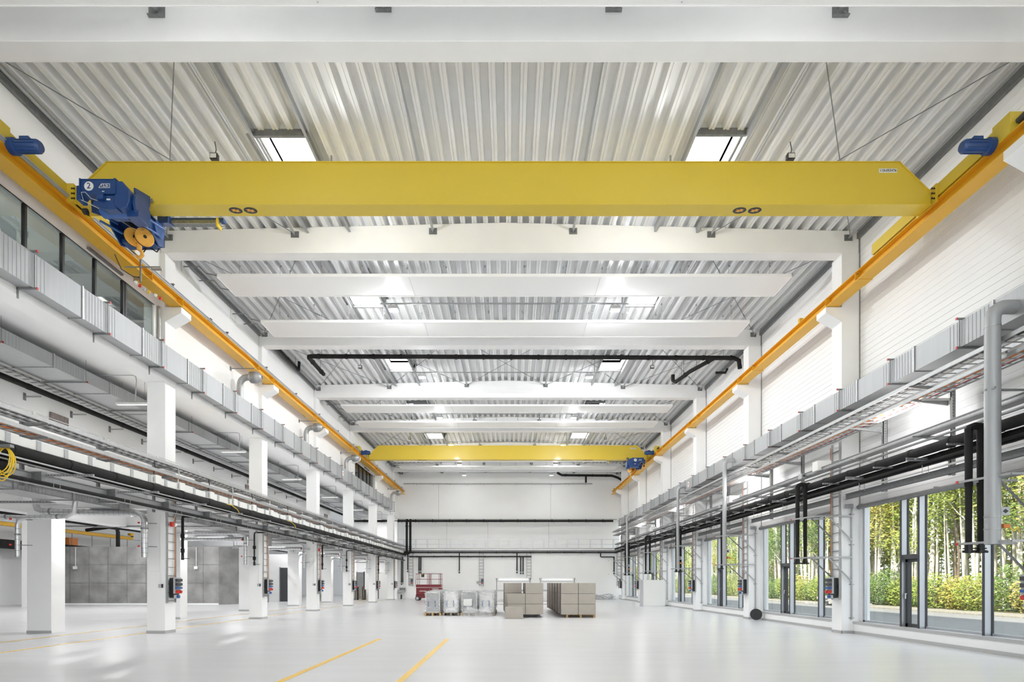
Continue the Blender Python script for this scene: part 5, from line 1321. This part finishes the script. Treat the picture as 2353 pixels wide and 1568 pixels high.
for r, y in enumerate((29.5, 30.9, 32.3)):
    for i, x in enumerate(wx):
        pallet(x + .42, y, 0, .86, 1.1, 'wood' if (i + r) % 2 == 0 else 'wood2', 'pallet under the %s wrapped crate in the %s row' % (wn[i], ('front', 'middle', 'back')[r]), 'pallets under the wrapped crates')
        wrapped(x + .02, y + .02, .80 if i != 2 else .84, 1.05, 1.08 + .02 * ((i + r) % 3), 'plastic wrapped white crate on a pallet, %s in the %s row' % (wn[i], ('front', 'middle', 'back')[r]), k); k += 1
t = thing('plastic_heap', 'crumpled heap of clear plastic film on the floor before the crates', 'plastic film', (-1.6, 28.6, 0))
m = MB(); rnd = random.Random(5); nu, nv = 26, 12; g = []
for u in range(nu + 1):
    for v in range(nv + 1):
        a, b = u / nu, v / nv; e = max(0, 1 - (2 * a - 1) ** 4) * max(0, 1 - (2 * b - 1) ** 2) 
        g.append((-2.38 + 1.55 * a, 28.3 + .9 * b, .02 + (.42 + .1 * math.sin(a * 9)) * e ** .6 * (1 if .02 < a < .98 else .2) + rnd.uniform(-.035, .035) * (e > .05)))
m.add([(x, y, max(.004, z)) for x, y, z in g], [(u * (nv + 1) + v, (u + 1) * (nv + 1) + v, (u + 1) * (nv + 1) + v + 1, u * (nv + 1) + v + 1) for u in range(nu) for v in range(nv)])
m.build('crumpled_film', 'film', t, smooth=True)
tag(MB().prism([(-2.35, .50), (-1.92, .50), (-1.92, .86), (-2.35, .84)], 'y', 29.47, 29.49).build('paper_sheet', 'wplast'), 'white paper sheet fixed to the third wrapped crate', 'paper')
# film roll stands behind the cardboard stacks
for i, (xa, xb) in enumerate(((-.9, 1.35), (2.05, 4.35))):
    y = 39.6
    t = thing('roll_stand', 'tall white film roll stand behind the cardboard stacks, ' + ('left' if i == 0 else 'right') + ' one', 'stand', ((xa + xb) / 2, y, 0), 'film roll stands')
    for x, s in ((xa, 1), (xb, -1)):
        MB().tube([(x, y, .0), (x, y, 1.75), (x - s * .03, y, 1.92), (x - s * .04, y, 2.0)], .022, 8).build('upright', 'galvd', t, smooth=True)
        MB().tube([(x + s * (.06 + .05 * math.cos(a)), y - .05, 1.9 + .06 * math.sin(a)) for a in [2 * math.pi * q / 12 for q in range(11)]], .013, 6).build('hook', 'galvd', t, smooth=True)
        MB().box(x - .04, x + .04, y - .5, y + .5, 0, .05).build('foot', 'wplast', t)
    for z in (.2, .42): MB().box(xa, xb, y - .015, y + .015, z - .015, z + .015).build('cross_rail', 'galvd', t)
    MB().box(xa, xb, y - .02, y + .02, 1.08, 1.2).build('middle_panel', 'gplast', t)
    MB().tube([(xa + .02, y, 1.78), (xb - .02, y, 1.78)], .03, 10).build('roller', 'gplast', t, smooth=True)
    MB().box(xa + .06, xb - .06, y - .004, y + .004, 1.81, 1.97).build('film_sheet', 'radiant', t)
# dark red scissor lift
t = thing('scissor_lift', 'dark red scissor lift platform by the end wall', 'lift', (-7.6, 54.8, 0))
xa, xb, y = -8.9, -6.35, 54.8
MB().box(xa + .05, xb - .02, y + .05, y + 1.1, .22, .55).build('chassis', 'red', t, bevel=.02)
MB().box(xa + .1, xb - .1, y, y + 1.05, .56, 1.20).build('lower_guard', 'red', t, bevel=.01)
MB().box(xa + .08, xb - .12, y - .02, y + 1.1, 1.24, 1.50).build('platform', 'red', t, bevel=.01)
MB().box(xb - .14, xb + .06, y + .1, y + .5, .75, 1.05).build('side_box', 'red', t, bevel=.02)
for q in range(4): MB().box(xa + .12 + 1.2 * (q % 2), xa + .14 + 1.2 * (q % 2), y - .012, y, .62, 1.15).build('panel_seam', 'wplast', t)
for yy in (y - .06, y + .98):
    for x in (xa + .22, xb - .38):
        w_ = MB().tube([(x, yy, .21), (x, yy + .16, .21)], .21, 22).build('wheel', 'rubber', t, smooth=True)
        MB().tube([(x, yy - .01, .21), (x, yy, .21)], .13, 16).build('wheel_hub', 'gplast', w_, smooth=True)
for yy in (y, y + 1.05):
    for x in (xa + .08, xa + .25, xa + 1.15, xa + 1.28, xa + 1.40, xb - .3, xb - .14):
        MB().bar((x, yy, 1.5), (x + (.03 if x < -7.6 else 0), yy, 2.52), .035, .035).build('rail_post', 'red', t)
    for z in (2.0, 2.52): MB().bar((xa + .08, yy, z), (xb - .12, yy, z), .035, .035).build('guard_rail', 'red', t)
for x in (xa + .08, xb - .12):
    for z in (2.0, 2.52): MB().bar((x, y, z), (x, y + 1.05, z), .035, .035).build('guard_rail', 'red', t)
MB().box(xa + .6, xa + .86, y - .1, y + .08, 2.2, 2.5).build('control_panel', 'blackp', t, bevel=.02)
MB().box(xa + .68, xa + .76, y - .11, y - .1, 2.4, 2.48).build('control_label', 'yel', t)
text_part('GERKEN', .17, (xa + .73, y - .006, .88), FACE_CAM, 'wplast', t)
text_part('GERKEN', .17, (xa + 1.88, y - .006, 1.08), FACE_CAM, 'wplast', t)

# ============================================================ END WALL
def wp(px, y): return (px - 1172) * y / 1344
t = thing('railing', 'thin white railing along the walkway of the end wall', 'railing', (0, 60.35, 5.14))
for z in (5.62, 6.13): MB().box(-11.8, 11.4, 60.33, 60.36, z, z + .03).build('rail', 'alu', t)
MB().box(-11.8, 11.4, 60.34, 60.35, 5.14, 5.24).build('toe_board', 'galv', t)
for i in range(19):
    x = -11.0 + i * 1.2
    for dx in (0, .1): MB().box(x + dx, x + dx + .035, 60.33, 60.36, 5.14, 6.15).build('railing_post', 'alu', t)
def wpipe(x0, x1, z, r, y, label, mat='black', br=True):
    t = thing('wall_pipe', label, 'pipe', ((x0 + x1) / 2, y, z), 'pipes on the end wall')
    MB().tube([(x0, y, z), (x1, y, z)], r, 12).build('pipe', mat, t, smooth=True)
    if br:
        q = x0 + 1
        while q < x1:
            MB().tube([(q, y, z), (q + .1, y, z)], r * 1.3, 12).build('pipe_collar', mat, t, smooth=True)
            MB().box(q + .3, q + .34, y, 60.6, z - r - .06, z - r - .02).build('pipe_bracket', 'galvd', t); q += 1.75
    return t
wpipe(-16, 10.6, 8.02, .11, 60.1, 'thick black pipe below the upper end wall')
wpipe(-11.5, 11.0, 8.2, .03, 60.2, 'thin grey pipe above the thick black pipe on the end wall', 'galvd', False)
wpipe(-11.2, 11.0, 4.78, .07, 60.1, 'black pipe just below the end wall walkway')
wpipe(-11.2, 11.0, 4.98, .03, 60.15, 'thin pale pipe just under the walkway slab', 'galv', True)
wpipe(-10.6, 2.2, 4.36, .065, 60.1, 'lowest long black pipe on the end wall')
wpipe(-11.0, 8.5, 11.9, .05, 60.4, 'thin grey sprinkler pipe high on the end wall', 'galv', True)
for x in (wp(935, 59.9), wp(943, 59.9)):
    t = thing('riser_pipe', 'thick black riser pipe at the left of the end wall, ' + ('left' if x < -10.4 else 'right') + ' of the pair', 'pipe', (x, 59.9, 4.5), 'riser pipes')
    MB().tube([(x, 60.1, 8.0), (x, 59.95, 8.1), (x, 59.85, 8.0), (x, 59.8, 4.9), (x - .12, 59.8, 4.7), (x - .5, 59.8, 4.62), (x - 1.0, 59.7, 4.6)], .12, 14).build('pipe', 'black', t, smooth=True)
    for z in (5.3, 7.4): MB().tube([(x, 59.8, z), (x, 59.8, z + .12)], .145, 14).build('pipe_collar', 'black', t, smooth=True)
drops = [(922.5, 1.7, .055), (925.5, 1.7, .055), (937, 3.0, .05), (963, 2.9, .06), (967, 2.9, .06), (1055.5, 2.9, .055), (1188, 2.9, .055), (1196.5, 2.8, .055), (1202, 2.8, .055), (1411, 2.8, .06)]
for i, (px, zb, r) in enumerate(drops):
    x = wp(px, 60.1)
    t = thing('wall_drop_pipe', 'vertical black pipe with valve on the end wall, ' + (ORD[i].replace('nearest', 'first')) + ' from the left', 'pipe', (x, 60.1, zb), 'black drop pipes on the end wall')
    MB().tube([(x, 60.1, 4.78 if i in (2, 5, 6) else 4.36), (x, 60.1, zb)], r, 10).build('pipe', 'black', t, smooth=True)
    MB().tube([(x, 60.1, zb - .25), (x, 60.1, zb - .1)], r * 1.2, 10).build('valve', 'blackp', t, smooth=True)
    MB().tube([(x, 60.1, zb - .1), (x, 60.1, zb)], r * .7, 10).build('valve_neck', 'galv', t, smooth=True)
    MB().box(x - .12, x - .02, 60.08, 60.3, zb + .1, zb + .13).build('pipe_bracket', 'galvd', t)
t = thing('wall_pipe', 'short black pipe on the right of the end wall', 'pipe', (10, 60.1, 4.3), 'pipes on the end wall')
MB().tube([(9.3, 60.1, 4.7), (9.3, 60.1, 4.36), (9.36, 60.1, 4.32), (10.6, 60.1, 4.32), (10.66, 60.1, 4.28), (wp(1411, 60.1), 60.1, 4.2)], .055, 10).build('pipe', 'black', t, smooth=True)
for i, px in enumerate((944, 1106, 1215.5, 1423)):
    x = wp(px, 60.2)
    t = thing('wall_ladder_tray', 'vertical cable ladder on the end wall, ' + ORD[i].replace('nearest', 'first') + ' from the left', 'cable tray', (x, 60.2, 2), 'vertical cable ladders on the end wall')
    z0 = 1.35 if i != 2 else 2.0
    for dx in (-.24, .2): MB().box(x + dx, x + dx + .04, 60.2, 60.3, z0, 4.85).build('side_rail', 'galv', t)
    for q in range(int((4.8 - z0) / .32)): MB().box(x - .2, x + .2, 60.22, 60.26, z0 + .1 + q * .32, z0 + .13 + q * .32).build('rung', 'galvd', t)
    if i in (0, 1, 3):
        t = thing('socket_panel', 'grey socket panel on the end wall, ' + {0: 'left', 1: 'middle', 3: 'right'}[i] + ' one', 'socket panel', (x, 60.1, 1.4), 'socket panels on the end wall')
        MB().box(x - .02, x + .26, 60.08, 60.2, 1.4, 2.1).build('face_plate', 'gplast', t, bevel=.01)
        for z, mt in ((2.0, 'dark'), (1.88, 'dark'), (1.76, 'blue2')): MB().box(x, x + .24, 60.02, 60.08, z - .04, z + .04).build('outlet_cover', mt, t)
        for dx in (.05, .18): MB().tube([(x + dx, 60.08, 1.62), (x + dx, 60.0, 1.62)], .05, 10).build('round_socket', 'redb', t, smooth=True)
        MB().tube([(x + .12, 60.08, 1.48), (x + .12, 60.02, 1.48)], .045, 10).build('round_socket', 'wplast', t, smooth=True)
tag(MB().tube([(wp(1097.5, 60.2), 60.28, 1.72), (wp(1097.5, 60.2), 60.18, 1.72)], .12, 16).build('wall_disc', 'gplast', smooth=True), 'round grey fitting on the end wall beside the middle ladder', 'fitting')
# washstand
x = wp(923, 59.9)
t = thing('wash_basin', 'small steel wash basin with waste trap on the end wall left of the red lift', 'basin', (x, 59.9, 0))
MB().box(x - .28, x + .32, 60.2, 60.28, .75, 1.15).build('splash_plate', 'galvd', t)
MB().prism([(x - .4, .92), (x + .32, .92), (x + .3, .70), (x - .3, .70), (x - .35, .86)], 'y', 59.75, 60.2).build('bowl', 'galv', t)
MB().tube([(x, 60.0, .7), (x, 60.0, .5), (x + .1, 60.05, .4), (x + .12, 60.1, .15), (x, 60.1, 0)], .05, 10).build('trap', 'wplast', t, smooth=True)
MB().tube([(x - .05, 59.95, .45), (x - .06, 59.95, 0)], .07, 10).build('waste_pipe', 'blackp', t, smooth=True)
MB().tube([(x + .02, 60.15, 1.5), (x + .06, 60.05, 1.55), (x + .12, 60.05, 1.45)], .05, 8).build('tap', 'wplast', t, smooth=True)
bpy.context.view_layer.update()
